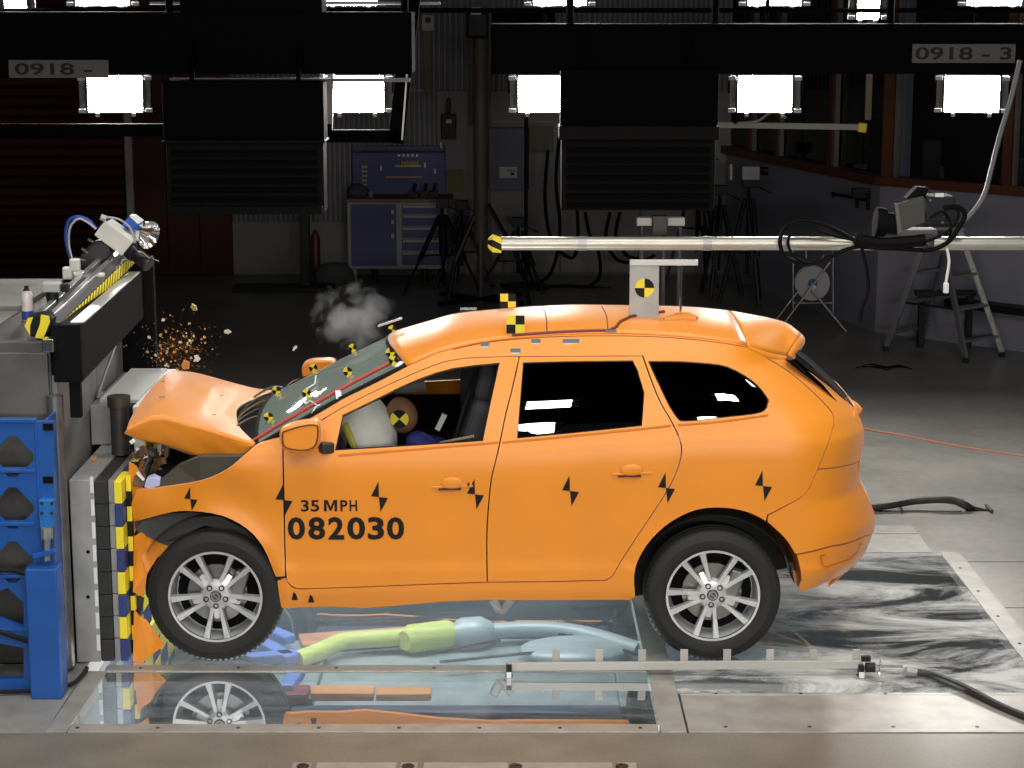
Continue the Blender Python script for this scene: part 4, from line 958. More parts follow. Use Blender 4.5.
for sy in (-1, 1):      # hands with fingers at the wheel rim
    w = Vector((hx - .28, .5 + sy * .14, hz - .34)); J = [(w, .03), (w + Vector((-.06, 0, .03)), (.035, .018))]; E = [(0, 1)]
    for i in range(4):
        b = w + Vector((-.085, (i - 1.5) * .018, .045)); J += [(b, .009), (b + Vector((-.035, 0, .0)), .008), (b + Vector((-.04, 0, -.03)), .007)]; k = len(J); E += [(1, k - 3), (k - 3, k - 2), (k - 2, k - 1)]
    b = w + Vector((-.04, -sy * .035, .03)); J += [(b, .010), (b + Vector((-.03, -sy * .015, -.01)), .008)]; k = len(J); E += [(0, k - 2), (k - 2, k - 1)]
    skin_body('hand', J, E, mat('dummy_skin', (.28, .12, .06), .55), dm, 1)
# ================================================================== BARRIER
ZT = 1.81
bar = thing('barrier', 'massive grey crash barrier block the car has hit', 'barrier', (-3.4, 1.6, 0))
CON = mat('barrier_concrete', (.22, .215, .20), .7, 0, .4, 2.2, bump=.2)
FACE = [(-2.50, -.02), (-2.74, 3.4)]
mb = MB(); mb.prism([(-6, -.02, 0), (-2.46, -.02, 0), (-2.53, 2.1, 0), (-6, 2.1, 0)], (0, 0, ZT)); mb.build('block', BARR_D, bar, bevel=.012)
# plates on the near face with a recessed joint and a raised top slab
for a, b in ((-6, -3.25), (-3.24, -2.82), (-2.81, -2.47)):
    mb = MB(); mb.span((a, -.05, .02), (b, -.02, ZT - .06)); mb.build('side_plate', BARR_D, bar, bevel=.006)
for y0, y1, z in ((-.04, .45, .004), (.455, .95, .006), (.97, 2.09, .035)):
    mb = MB(); mb.span((-6, y0, ZT), (-2.86, y1, ZT + z)); mb.build('top_slab', CON, bar, bevel=.006)
# face plate seen at an angle
R_ = Euler((0, 0, math.atan2(-.24, 3.42) * -1 * -1))
def fpt(s, off, z): d = Vector((-.07, 2.12, 0)).normalized(); n = Vector((d.y, -d.x, 0)); return Vector((-2.46, -.02, z)) + d * s + n * off
def fbox(name, s0, s1, o0, o1, z0, z1, m, bev=.004):
    mb = MB(); mb.prism([fpt(s0, o0, z0), fpt(s1, o0, z0), fpt(s1, o1, z0), fpt(s0, o1, z0)], (0, 0, z1 - z0)); return mb.build(name, m, bar, bevel=bev)
fbox('face_plate', .0, 1.15, 0, .03, .03, 1.62, BARR); fbox('face_plate', 1.16, 2.1, 0, .03, .03, 1.62, BARR)
fbox('access_hatch', .5, 1.0, .03, .04, 1.25, 1.50, BARR)
fbox('top_beam', -.05, 2.12, .05, .18, 1.60, 1.90, BLACKM, .008); fbox('beam_leg', -.05, .0, .10, .16, 1.40, 1.90, BLACKM, .004)
fbox('beam_strip', .0, 1.95, .11, .185, 1.902, 1.912, mat('bright_strip', (.62, .63, .66), .3, .7))
fbox('beam_end', -.09, -.05, .03, .18, 1.60, 1.91, BLACKM, .006)
fbox('beam_end', 2.12, 2.2, -.02, .24, 0, 1.98, BLACKM, .006)
mb = MB(); mb.span((-2.46, -.20, 1.78), (-2.40, -.12, 1.85)); mb.build('chrome_lug', CHROME, bar, bevel=.005)
# vertical corner tube at the block edge
p = W(64, 600, -.1); mb = MB(); mb.tube([(p.x, -.1, .02), (p.x, -.1, 1.53)], .045, 14); mb.build('corner_tube', mat('tube_steel', (.26, .26, .26), .35, .7, .3, 6), bar, smooth=True)
# load cell stack: blocks, black spacers, white ticks, yellow and blue facing blocks
xA = W(72.5, 560, 0).x; xB = W(97, 560, 0).x; xC = W(110, 560, 0).x; xD = W(116.5, 560, 0).x; xE = W(124.5, 560, 0).x; zA = W(90, 480, 0).z
LIGHTST = mat('light_steel', (.42, .42, .41), .45, .3, .2, 6, bump=.05)
mb = MB(); mb.span((xA, 0, .01), (xB, 1.9, zA)); mb.build('lower_block', LIGHTST, bar, bevel=.004)
def zpy(py, Y=0): return W(90, py, Y).z
n = 8
for i in range(n):
    z0 = .015 + (zA - .02) * i / n; z1 = .015 + (zA - .02) * (i + 1) / n - .004
    mb = MB(); mb.span((xB + .002, .0, z0), (xC, 1.9, z1)); mb.build('spacer_block', mat('spacer_black', (.025, .025, .024), .55, 0, .3, 20), bar, bevel=.003)
    mb = MB(); mb.span((xB - .02, -.004, (z0 + z1) / 2 + .0), (xB - .001, 0, (z0 + z1) / 2 + .09)); mb.build('tick_label', WHITE, bar)
    mb = MB(); mb.span((xC + .002, .02, z0), (xD, 1.9, z1)); mb.build('backing_plate', STEEL, bar, bevel=.002)
    mb = MB(); mb.span((xD + .001, .0, z0 + .0), (xE, .235, z1)); mb.build('facing_block', YEL if i % 2 else NAVY, bar, bevel=.004)
    for j in range(1, 8):
        mb = MB(); mb.span((xD + .001, .24 * j, z0), (xE, .24 * j + .235, z1)); mb.build('facing_block', YEL if (i + j) % 2 else NAVY, bar, bevel=.004)
for py in (552, 597):
    p = W(88, py, -.001); mb = MB(); mb.lathe(p, [(0, 0), (.011, 0), (.011, .001)], 10, 'Y'); mb.build('plate_hole', BLACKM, bar)
# chequered tape strip behind the facing
yA = .10
for i in range(12):
    z0 = .02 + i * .085; mb = MB(); mb.span((xE + .004, yA, z0), (xE + .03, yA + .05, z0 + .083)); mb.build('tape_block', YEL if i % 2 else STICK, bar)
# upper block and wall facing further back
Y1 = .85; x0 = W(91, 430, Y1).x; x1 = W(115, 430, Y1).x; z1 = W(100, 405, Y1).z
mb = MB(); mb.span((x0, Y1, zA), (x1, 1.87, z1)); mb.build('upper_block', LIGHTST, bar, bevel=.004)
for j in range(2):
    mb = MB(); mb.span((x1 + .002, Y1 + .5 * j, zA), (xC, Y1 + .5 * j + .495, z1 - .005)); mb.build('spacer_block', mat('spacer_black', (.025, .025, .024), .55), bar, bevel=.003)
p = W(120, 430, .62); zt = W(120, 396, .62).z; mb = MB(); mb.lathe((p.x, .62, zA), [(0, 0), (.052, 0), (.052, zt - zA - .06), (.066, zt - zA - .06), (.066, zt - zA), (0, zt - zA)], 20)
mb.build('post_stub', mat('post_dark', (.07, .06, .055), .45, .5), bar, smooth=True)
mb = MB(); mb.span((xD - .02, .70, zA), (xE, 1.87, z1 + .02)); mb.build('facing_board', WHITE, bar, bevel=.004)
for j in range(5):
    mb = MB(); mb.span((xE, .70 + j * .234, zA), (xE + .006, .70 + j * .234 + .23, z1 + .02)); mb.build('facing_block', NAVY if j % 2 else YEL, bar)
mb = MB(); mb.span((xD - .25, .9, z1), (xD - .02, 1.87, z1 + .025)); mb.build('top_plate', mat('white_plate', (.55, .55, .54), .5), bar, bevel=.003)
mb = MB(); P = [G(x, y, zA + .003) for x, y in ((91, 457), (96, 455), (97, 460), (92, 462))]; mb.prism(P, (0, 0, .004)); mb.build('orange_scrap', ORANGE, label='orange paint scrap lying on the barrier ledge', cat='scrap')

# blue service frame in front of the barrier
Yf = -.40
rack = thing('service_frame', 'blue steel frame with diamond openings standing against the barrier', 'steel frame', (W(20, 690, Yf).x, Yf, 0))
def sheet(name, px_out, holes, Y, th, m, par, bev=.004):
    pts = []; edges = []; loops = []
    for lp in [px_out] + holes:
        b = len(pts); q = [W(x, y, Y) for x, y in lp]; pts += q; edges += [(b + i, b + (i + 1) % len(q)) for i in range(len(q))]; loops.append([(v.x, v.z) for v in q])
    r = delaunay_2d_cdt([Vector((v.x, v.z)) for v in pts], edges, [], 0, 1e-6)
    mb = MB(); vs = [Vector((v[0], Y, v[1])) for v in r[0]]; fs = []
    for f in r[2]:
        cx = sum(r[0][i][0] for i in f) / len(f); cy = sum(r[0][i][1] for i in f) / len(f)
        if inside(loops[0], cx, cy) and not any(inside(h, cx, cy) for h in loops[1:]): fs.append(tuple(f))
    mb.add(vs, fs); o = mb.build(name, m, par); md = o.modifiers.new('thickness', 'SOLIDIFY'); md.thickness = th; md.offset = 1 if True else -1
    return o
def dia(cy):
    return [(-5, cy - 3), (-5, cy + 3), (11, cy + 20), (19, cy + 20), (36, cy + 3), (36, cy - 3), (19, cy - 21), (11, cy - 21)]
sheet('front_plate', [(-30, 420), (56, 420), (57, 640), (57, 688), (-30, 688)], [dia(455), dia(506), dia(560)] + [[(-2, 590), (10, 585), (26, 600), (26, 625), (-2, 615)], [(0, 640), (26, 645), (26, 676), (0, 676)]], Yf, .05, BLUE, rack)
for y in (420, 470, 523, 575, 628):
    a = W(-30, y, Yf - .03); b = W(36, y, Yf - .03); mb = MB(); mb.beam(a, b, .06, .018); mb.build('cross_flange', BLUE, rack, bevel=.003)
mb = MB(); a = W(37, 424, Yf); b = W(56, 688, Yf); mb.span((a.x, Yf - .06, .0), (a.x + .012, Yf, W(37, 424, Yf).z)); mb.span((b.x - .005, Yf - .03, 0), (b.x + .008, Yf + .25, W(56, 421, Yf).z)); mb.build('upright_flange', BLUE, rack, bevel=.003)
for py in (427, 480):
    mb = MB(); mb.beam(W(43, py, Yf - .058), W(53, py, Yf - .058), .006, .035); mb.build('plate_slot', BLACKM, rack)
a = W(27, 565, Yf - .1); b = W(59, 565, Yf - .1); mb = MB(); mb.span((a.x, Yf - .16, 0), (b.x, Yf - .02, W(40, 566, Yf - .1).z)); mb.build('column_box', BLUE, rack, bevel=.008)
mb = MB(); a = W(39, 499, Yf - .08); b = W(55, 527, Yf - .08); mb.span((a.x, Yf - .1, b.z), (b.x, Yf - .05, a.z)); mb.build('clamp_plate', mat('light_blue', (.02, .16, .5), .35), rack, bevel=.006)
for x, y in ((42, 503), (52, 503), (42, 513), (52, 513)):
    mb = MB(); mb.lathe(W(x, y, Yf - .101), [(0, -.008), (.008, -.008), (.008, 0)], 8, 'Y'); mb.build('clamp_bolt', SCR, rack)
mb = MB(); mb.tube([W(47, 527, Yf - .09), W(47, 560, Yf - .09)], .018, 10); mb.tube([W(47, 527, Yf - .09), W(47, 538, Yf - .09)], .032, 10); mb.build('clamp_piston', STEEL, rack, smooth=True)
mb = MB(); mb.beam(W(33, 556, Yf - .09), W(57, 550, Yf - .09), .05, .03); mb.build('clamp_foot', BLUE, rack, bevel=.006)
mb = MB(); mb.tube([W(x, y, Yf - .06) for x, y in ((-5, 570), (15, 571), (30, 575))], .012, 6); mb.build('frame_cable', BLACK, rack, smooth=True); mb = MB(); mb.tube([W(x, y, Yf - .06) for x, y in ((-5, 630), (12, 636), (28, 641))], .014, 6); mb.build('frame_cable', BLACK, rack, smooth=True)
mb = MB(); mb.span((-4, Yf - .03, 0), (W(28, 690, Yf).x, Yf + .3, .035)); mb.build('frame_foot', mat('foot_grey', (.3, .3, .28), .6), rack, bevel=.005)
# curved steel skirt and cable at the foot
mb = MB(); P = crv([G(x, y, .02) for x, y in ((0, 692), (30, 691), (55, 689), (75, 682), (84, 673), (87, 668))], 5); mb.tube(P, .012, 6); mb.build('floor_cable', BLACK, smooth=True, label='thin black cable curving round the foot of the blue frame', cat='cable')

# ---- camera rig on the barrier
rig = thing('camera_rail', 'linear rail with yellow and black hazard tape on top of the barrier', 'rail', (G(75, 300, ZT).x, 1.3, ZT))
ra = W(44, 326, .1); rb = W(121, 254, 2.1)
ax = (rb - ra).normalized(); sx = Vector((ax.y, -ax.x, 0))
mb = MB(); mb.beam(ra, rb, .17, .04); mb.build('rail_bed', mat('rail_dark', (.07, .07, .07), .5), rig, bevel=.004)
for o in (-.05, .02):
    mb = MB(); mb.beam(ra + sx * o + Vector((0, 0, .035)), rb + sx * o + Vector((0, 0, .035)), .035, .03); mb.build('slide_bar', mat('bright_bar', (.6, .6, .6), .25, .8), rig, bevel=.003)
L = (rb - ra).length; n = 26; hz0 = ra + sx * .09
HB = []
for i in range(n):
    a = hz0 + ax * (L * i / n); b = hz0 + ax * (L * (i + .38) / n); mb = MB(); mb.prism([a + Vector((0, 0, -.05)), b + Vector((0, 0, -.05)), b + ax * .05 + Vector((0, 0, .015)), a + ax * .05 + Vector((0, 0, .015))], sx * .006); mb.build('hazard_stripe', YEL, rig)
mb = MB(); mb.beam(hz0 - sx * .005 - Vector((0, 0, .018)), hz0 - sx * .005 + ax * L - Vector((0, 0, .018)), .01, .07); mb.build('hazard_backing', STICK, rig)
# big hazard end cap
mb = MB(); c = G(38, 326, ZT + .02); q = [(-.14, 0), (-.10, .07), (.08, .075), (.13, .04), (.12, -.05), (.05, -.09), (-.09, -.07)]
mb.prism([W(x, y, .0) for x, y in ((24, 325), (29, 316), (46, 313), (52, 319), (50, 331), (43, 340), (29, 336))], (0, .12, 0)); cap = mb.build('end_cap', STICK, rig, bevel=.012)
for k in (((24.5, 326), (28, 318), (33, 317), (30, 326), (30, 335.5)), ((35, 337.5), (40, 324), (41, 314.5), (49, 316), (50, 322), (43, 339))):
    mb = MB(); mb.prism([W(x, y, -.004) for x, y in k], (0, .003, 0)); mb.build('cap_stripe', YEL, cap)
# can and cup
p = G(28, 320, ZT + .006); 
can = thing('spray_can', 'white and blue spray can standing on the barrier beside the hazard cap', 'can', (p.x, p.y, ZT))
mb = MB(); mb.lathe((p.x, p.y, ZT + .004), [(0, 0), (.032, 0), (.032, .15), (.024, .17)], 16); mb.build('can_body', mat('can_white', (.6, .45, .45), .4, 0, .6, 20, (.75, .7, .7)), can, smooth=True)
mb = MB(); mb.lathe((p.x, p.y, ZT + .01), [(.033, 0), (.033, .05)], 16); mb.build('can_band', mat('can_blue', (.05, .08, .3), .4), can)
mb = MB(); mb.lathe((p.x, p.y, ZT + .172), [(.024, 0), (.012, .015), (.012, .03), (0, .03)], 12); mb.build('can_cap', BLACK, can, smooth=True)
p = W(53, 309, .55); cup = thing('black_cup', 'black tumbler with grey lid at the start of the rail', 'cup', p)
mb = MB(); mb.lathe(p, [(0, 0), (.026, 0), (.040, .10), (.037, .10)], 16); mb.build('cup_body', BLACK, cup, smooth=True)
mb = MB(); mb.box(p + Vector((0, 0, .125)), (.10, .08, .055)); mb.build('cup_lid', mat('lid_grey', (.4, .4, .38), .5), cup, bevel=.01)
mb = MB(); mb.box(p + Vector((.075, 0, .12)), (.04, .06, .05)); mb.build('lid_clip', BLACK, cup, bevel=.01)
# the camera itself
Yc = 1.7
cr = thing('high_speed_camera', 'white high speed camera tilted down with blue lamp on barrier rail', 'camera', W(100, 275, Yc))
CW_ = mat('camera_white', (.66, .66, .60), .5)
mb = MB(); mb.span(W(66, 280, Yc - .35), W(105, 270, Yc - .15)); mb.build('carriage', mat('carriage_white', (.5, .5, .47), .5), cr, bevel=.01)
for px, py in ((68, 274), (75, 266), (92, 283), (100, 280)):
    mb = MB(); mb.box(W(px, py - 1, Yc - .38), (.06, .05, .075)); mb.build('carriage_bracket', CW_, cr, bevel=.01)
for px in (88, 96):
    mb = MB(); mb.lathe(W(px + 2, 281, Yc - .42), [(0, -.01), (.012, -.01), (.014, 0)], 10, 'Y'); mb.build('bracket_knob', BLACK, cr)
mb = MB(); mb.prism([W(x, y, Yc) for x, y in ((76, 268), (80, 255), (92, 242), (104, 240), (112, 252), (106, 262), (88, 269))], (0, .16, 0)); mb.build('tilt_head', DARK, cr, bevel=.02)
for a, b in (((82, 248), (88, 253)), ((74, 258), (86, 260)), ((88, 239), (93, 242))):
    mb = MB(); mb.tube([W(*a, Yc - .05), W(*b, Yc - .05)], .009, 6); mb.build('head_lever', CHROME, cr)
mb = MB(); mb.prism([W(x, y, Yc - .06) for x, y in ((104, 221.5), (133, 242), (121.5, 256), (94, 235))], (0, .22, 0)); mb.build('camera_body', CW_, cr, bevel=.006)
mb = MB(); mb.prism([W(x, y, Yc - .02) for x, y in ((97, 228), (104, 219), (107, 221), (99, 232))], (0, .14, 0)); mb.build('back_panel', BLACK, cr, bevel=.004)
mb = MB(); mb.prism([W(x, y, Yc + .06) for x, y in ((129, 216), (137, 219), (140, 224), (133, 231), (121, 225))], (0, .12, 0)); mb.build('lamp_body', mat('lamp_blue', (.02, .10, .45), .4), cr, bevel=.01)
mb = MB(); mb.prism([W(x, y, Yc + .05) for x, y in ((129, 216), (133, 216), (141, 222), (138, 224))], (0, .1, 0)); mb.build('lamp_label', WHITE, cr)
mb = MB(); a = W(137, 230, Yc + .06); b = W(149, 235, Yc); d = (b - a); mb.tube([a, a.lerp(b, .35), a.lerp(b, .7), b], [.03, .05, .075, .09], 18, cap=False); mb.build('lamp_reflector', CHROME, cr, smooth=True)
mb = MB(); a = W(130, 250, Yc); b = W(148, 264, Yc - .05); mb.tube([a, a.lerp(b, .3), a.lerp(b, .31), b], [.055, .055, .042, .045], 16); mb.build('lens', BLACK, cr, smooth=True)
mb = MB(); mb.tube([b, b + (b - a).normalized() * .012], .047, 16); mb.build('lens_ring', DARK, cr)
mb = MB(); mb.tube([W(x, y, Yc - .08) for x, y in ((133, 246), (138, 251), (143, 252), (150, 258), (159, 262))], .007, 5); mb.build('wire_guard', CHROME, cr)
mb = MB(); mb.tube(crv([W(x, y, Yc - .02) for x, y in ((96, 229), (88, 220), (76, 217), (68, 223), (66, 240), (71, 260), (72, 268))], 6), .012, 8); mb.build('camera_cable', mat('cable_blue', (.02, .05, .25), .4), cr, smooth=True)
mb = MB(); mb.tube(crv([W(x, y, Yc - .05) for x, y in ((96, 229), (87, 222), (78, 219), (70, 228), (69, 245), (73, 262))], 6), .007, 8); mb.build('camera_cable', mat('cable_grey', (.4, .4, .42), .4), cr, smooth=True)
mb = MB(); mb.tube(crv([W(x, y, Yc - .07) for x, y in ((103, 217), (118, 219), (130, 228), (135, 243))], 5), .006, 6); mb.tube([W(101, 217, Yc - .07), W(106, 219, Yc - .07)], .02, 8); mb.build('camera_cable', mat('cable_grey', (.4, .4, .42), .4), cr, smooth=True)
mb = MB(); mb.tube(crv([fpt(1.95, .10, 1.93), fpt(1.9, .12, 1.75), fpt(1.7, .10, 1.6), fpt(1.2, .07, 1.4), fpt(1.0, .06, 1.30), fpt(1.2, .05, 1.29)], 6), .008, 6); mb.build('barrier_cable', mat('cable_pale', (.3, .3, .3), .5), smooth=True, label='grey cable hanging down the barrier face from the camera rail', cat='cable')

# ================================================================== FLOOR EQUIPMENT
# white measuring rail with tabs, in front of the car
Yr = G(512, 676).y
rail = thing('measuring_rail', 'thin white rail with square tabs lying on the glass panels by the rear wheel', 'rail', (W(690, 676, Yr).x, Yr, 0))
RP = mat('rail_pale', (.44, .43, .40), .5, .2)
a = W(507, 676, Yr); b = W(862, 671, Yr); zr = .055
mb = MB(); mb.beam((a.x, Yr, zr), (b.x, Yr, zr + .012), .02, .045); mb.build('rail_bar', RP, rail, bevel=.003)
for i, px in enumerate((556, 599, 642, 684, 727, 770, 813, 856)):
    p = W(px, 661, Yr + .02); mb = MB(); mb.box((p.x, Yr + .02, .11), (.042, .006, .07)); mb.build('rail_tab', RP if i % 2 else mat('tab_grey', (.36, .36, .33), .5), rail, bevel=.002)
for px in (509, 860):
    p = W(px, 680, Yr); mb = MB(); mb.lathe((p.x, Yr, 0), [(0, 0), (.02, 0), (.02, .01), (.008, .012), (.008, .03), (0, .03)], 10); mb.box((p.x, Yr - .01, .045), (.03, .05, .05)); mb.build('rail_foot', BLACK, rail, bevel=.004)
    mb = MB(); mb.box((p.x, Yr - .04, .02), (.026, .02, .03)); mb.build('foot_block', WHITE, rail)
p = W(868, 672, Yr); mb = MB(); mb.tube([(p.x - .02, Yr - .03, .06), (p.x + .03, Yr - .03, .06)], .028, 10); mb.box((p.x - .02, Yr - .03, .11), (.05, .03, .03)); mb.build('valve', BLACK, rail, bevel=.003)
mb = MB(); mb.tube([(p.x + .03, Yr - .03, .065), (p.x + .18, Yr - .03, .065)], .009, 8); mb.tube([(p.x + .06, Yr - .03, .02), (p.x + .06, Yr - .03, .12)], .005, 6); mb.build('valve_spigot', CHROME, rail)
h = thing('air_hose', 'thick black hose with metal coupling running off to the lower right', 'hose', (W(960, 690, Yr).x, Yr, 0))
mb = MB(); P = crv([W(914, 672, Yr - .02), W(935, 676, Yr - .08), G(965, 688, .03), G(1000, 706, .022), G(1040, 722, .022), G(1090, 735, .022)], 6); mb.tube(P, .021, 10); mb.build('hose', mat('hose_black', (.02, .02, .02), .45), h, smooth=True)
mb = MB(); mb.tube([W(898, 671.5, Yr - .02), W(903, 671.5, Yr - .02), W(906, 671.5, Yr - .02), W(914, 672, Yr - .02), W(918, 672.5, Yr - .03)], [.012, .014, .028, .028, .02], 10); mb.build('hose_coupling', STEEL, h, smooth=True)
# hatch with hose behind the car
h = thing('floor_hose', 'black hose arched from under the car tail into a floor hatch', 'hose', (G(930, 508).x, G(930, 508).y, 0))
P = crv([G(862, 508, .03), G(885, 506, .04), G(915, 501, .06), G(940, 499.5, .08), G(955, 501, .07), G(966, 506, .04), G(972, 509, .0)], 6); mb = MB(); mb.tube(P, .028, 10); mb.build('hose', mat('hose_black', (.02, .02, .02), .45), h, smooth=True)
mb = MB(); mb.prism([G(x, y, .003) for x, y in ((962, 504), (984, 509), (990, 511), (966, 511))], (0, 0, .003)); mb.build('hatch_hole', BLACKM, h)
mb = MB(); mb.tube([G(986, 505, .02), G(992, 511, .02)], .012, 6); mb.tube([G(962, 500, .03), G(968, 504, .03)], .012, 6); mb.tube([G(899, 505, .02), G(903, 511, .02)], .008, 6); mb.build('hatch_handle', DARK, h)
mb = MB(); mb.tube([G(875, 511, .002), G(962, 511.5, .002)], .006, 4); mb.build('hatch_edge', DARK, h)
mb = MB(); mb.tube([W(864, 429, .9), W(900, 435, 1.2), W(960, 446.5, 1.5), W(1100, 468, 1.8)], .006, 6); mb.build('tether_line', mat('tether_red', (.55, .2, .12), .6), smooth=True, label='thin reddish line stretched from the car tail to the right', cat='line')

# ================================================================== LIGHTING RIG
Yt = 4.8
truss = thing('lighting_gantry', 'black lighting gantry beam hanging across the whole hall above the car', 'gantry', (0, Yt, 7.0))
GB = mat('gantry_black', (.002, .002, .0022), .85, spec=.03)
z0 = W(512, 74, Yt).z; z1 = W(512, 24, Yt).z
for xa_, xb_2, top_ in ((-6, W(412, 50, Yt).x, 12), (W(490, 50, Yt).x, 6.5, 24)):
    mb = MB(); mb.span((xa_, Yt, z0), (xb_2, Yt + .5, W(512, top_, Yt).z)); mb.build('main_beam', GB, truss, bevel=.01)
mb = MB(); mb.span((W(180, 50, Yt).x, Yt + .05, z1), (W(322, 50, Yt).x, Yt + .45, W(512, -10, Yt).z)); mb.build('upper_case', GB, truss, bevel=.01)
mb = MB(); mb.tube([(-6, 6.1, 3.5), (6.5, 6.1, 3.5)], .02, 6); mb.tube([(-6, 7.1, 3.9), (6.5, 7.1, 3.9)], .02, 6); mb.build('lamp_rail', GB, truss)
for x_ in (-5, -1.9, 2.1, 5.5):
    mb = MB(); mb.tube([(x_, 6.1, 3.5), (x_, 6.1, 7)], .02, 6); mb.tube([(x_, 7.1, 3.9), (x_, 7.1, 7)], .02, 6); mb.build('hanger', GB, truss)
for px in (-100, 170, 405, 570, 715, 890, 1100):
    p = W(px, 30, Yt + .25); mb = MB(); mb.tube([(p.x, Yt + .25, z1), (p.x, Yt + .25, 7.0)], .03, 8); mb.build('hanger', GB, truss)
for pa, pb in (((-20, 130), (332, 130)), ((325, 136), (400, 136))):
    a = W(*pa, Yt + .7); b = W(*pb, Yt + .7); mb = MB(); mb.beam(a, b, .06, .10); mb.build('lower_bar', GB, truss, bevel=.004)
mb = MB(); mb.beam(W(396, 143, Yt + .7), W(413, -10, Yt + .7), .06, .13); mb.build('slanted_post', GB, truss, bevel=.004)
mb = MB(); mb.beam(W(402, 140, Yt + .63), W(410, 30, Yt + .63), .012, .012); mb.build('post_edge', STEEL, truss)
mb = MB(); mb.beam(W(329, 140, Yt + .7), W(331, 70, Yt + .7), .05, .05); mb.beam(W(322, 140, Yt + .9), W(322, 74, Yt + .9), .03, .03); mb.build('inner_post', mat('post_grey', (.2, .2, .2), .5, .4), truss)
mb = MB(); mb.beam(W(170, 80, Yt + .52), W(410, 80, Yt + .52), .03, .03); mb.build('pale_bar', mat('post_grey', (.2, .2, .2), .5, .4), truss)
mb = MB(); mb.tube([W(150, 3, Yt + 1.1), W(440, 3, Yt + 1.1)], .015, 6); mb.build('conduit', mat('post_grey', (.2, .2, .2), .5, .4), truss)
PL = mat('plate_grey', (.10, .095, .088), .8, spec=.1)
for nm, (xa, xb), (ya, yb2), txt, (ta, tb) in (('a', (9, 108), (60, 78), '0918 -', (15, 92)), ('b', (912, 1016), (44, 63), '0918 - 3', (915, 1012))):
    a = W(xa, yb2, Yt - .02); b = W(xb, ya, Yt - .02); mb = MB(); mb.span((a.x, Yt - .02, a.z), (b.x, Yt - .003, b.z)); pl = mb.build('number_plate', PL, truss, bevel=.003, label='dull number plate reading ' + txt)
    A = W(ta, yb2 - 3, Yt - .023); B = W(tb, ya + 3, Yt - .023); vs, fs = text_polys(txt, B.z - A.z, B.x - A.x, .02); mb = MB(); mb.add([Vector((A.x + u, Yt - .0235, A.z + v)) for u, v in vs], fs); mb.build('plate_lettering', STICK, pl, fix=False)
LAMPM = emit('lamp_glow', (1, .97, .93), BACKROW)
def flood(loc, tgt, label, w=.40, h=.27, light=0, glow=True, group=None, spread=120):
    loc = Vector(loc); d = (Vector(tgt) - loc).normalized(); x = d.cross(Vector((0, 0, 1))).normalized(); y = x.cross(d)
    R = Matrix((x, y, -d)).transposed(); t = thing('floodlight', label, 'floodlight', loc, group)
    def lp(a, b, c): return loc + R @ Vector((a, b, c))
    mb = MB(); mb.add([lp(-w / 2, -h / 2, 0), lp(w / 2, -h / 2, 0), lp(w / 2, h / 2, 0), lp(-w / 2, h / 2, 0), lp(-w * .3, -h * .3, .2), lp(w * .3, -h * .3, .2), lp(w * .3, h * .3, .2), lp(-w * .3, h * .3, .2)],
                      [(0, 1, 5, 4), (1, 2, 6, 5), (2, 3, 7, 6), (3, 0, 4, 7), (4, 5, 6, 7)]); mb.build('lamp_housing', GB, t)
    mb = MB(); mb.add([lp(-w / 2 + .01, -h / 2 + .01, -.004), lp(w / 2 - .01, -h / 2 + .01, -.004), lp(w / 2 - .01, h / 2 - .01, -.004), lp(-w / 2 + .01, h / 2 - .01, -.004)], [(0, 1, 2, 3)]); mb.build('diffuser', LAMPM if glow else LAMPD, t)
    for s in (-1, 1):
        mb = MB(); mb.box(lp(s * (w / 2 + .035), 0, .02), (.05, h * .95, .02), R); mb.build('barn_door', DARK, t)
        for q in (-1, 1):
            mb = MB(); mb.box(lp(s * (w / 2 + .04), q * h * .42, -.02), (.06, .03, .03), R); mb.build('door_hinge', mat('hinge_pale', (.45, .45, .43), .4), t)
        mb = MB(); mb.box(lp(s * w * .32, -h / 2 - .012, -.01), (.03, .03, .02), R); mb.build('clip', mat('hinge_pale', (.45, .45, .43), .4), t)
    mb = MB(); mb.tube([lp(-w / 2 - .07, 0, .03), lp(-w / 2 - .07, h * .7, .06), lp(w / 2 + .07, h * .7, .06), lp(w / 2 + .07, 0, .03)], .01, 6); c = lp(0, h * .7, .06); mb.tube([c, (c.x, c.y, max(c.z + .1, 3.5 if loc.y > 0 and loc.z < 3.3 else (3.9 if loc.z < 4 and loc.y > 0 else 7.0)))], .015, 6); mb.build('yoke', GB, t)
    if light:
        ld = bpy.data.lights.new('lamp_light', 'AREA'); ld.shape = 'RECTANGLE'; ld.size = w; ld.size_y = h; ld.energy = light; ld.color = (1, .97, .92); ld.spread = math.radians(spread)
        lo = bpy.data.objects.new('lamp_light', ld); COL.objects.link(lo); lo.parent = t; lo.matrix_local = Matrix.Translation(R @ Vector((0, 0, -.02))) @ R.to_4x4()
    return t
LAMPD = emit('lamp_face_dim', (1, .97, .93), 8)
Yl = 6.1
nm = {115: 'leftmost, beside the grey number plate', 357: 'second from left, framed by the black posts', 545: 'third from left, half behind the hanging black box', 765: 'fourth from left, above the thin boom', 972: 'rightmost, under the right number plate'}
for px in (115, 357, 545, 765, 972):
    flood(W(px, 94, Yl), (0, 0, .6) if False else (W(px, 94, Yl).x * .3, -4, 1.5), 'lower row floodlight, lit, ' + nm[px], w=.46, h=.32)
nm2 = {102: 'above the left number plate', 350: 'above the black framed post', 560: 'left of the central beam hanger', 775: 'right of centre', 995: 'at the top right corner'}
for px in (102, 350, 560, 775, 995):
    flood(W(px, -13, Yl + 1.0), (W(px, -9, Yl + 1).x * .3, -4, 1.5), 'upper row floodlight cut by the top edge, ' + nm2[px], w=.48, h=.34)
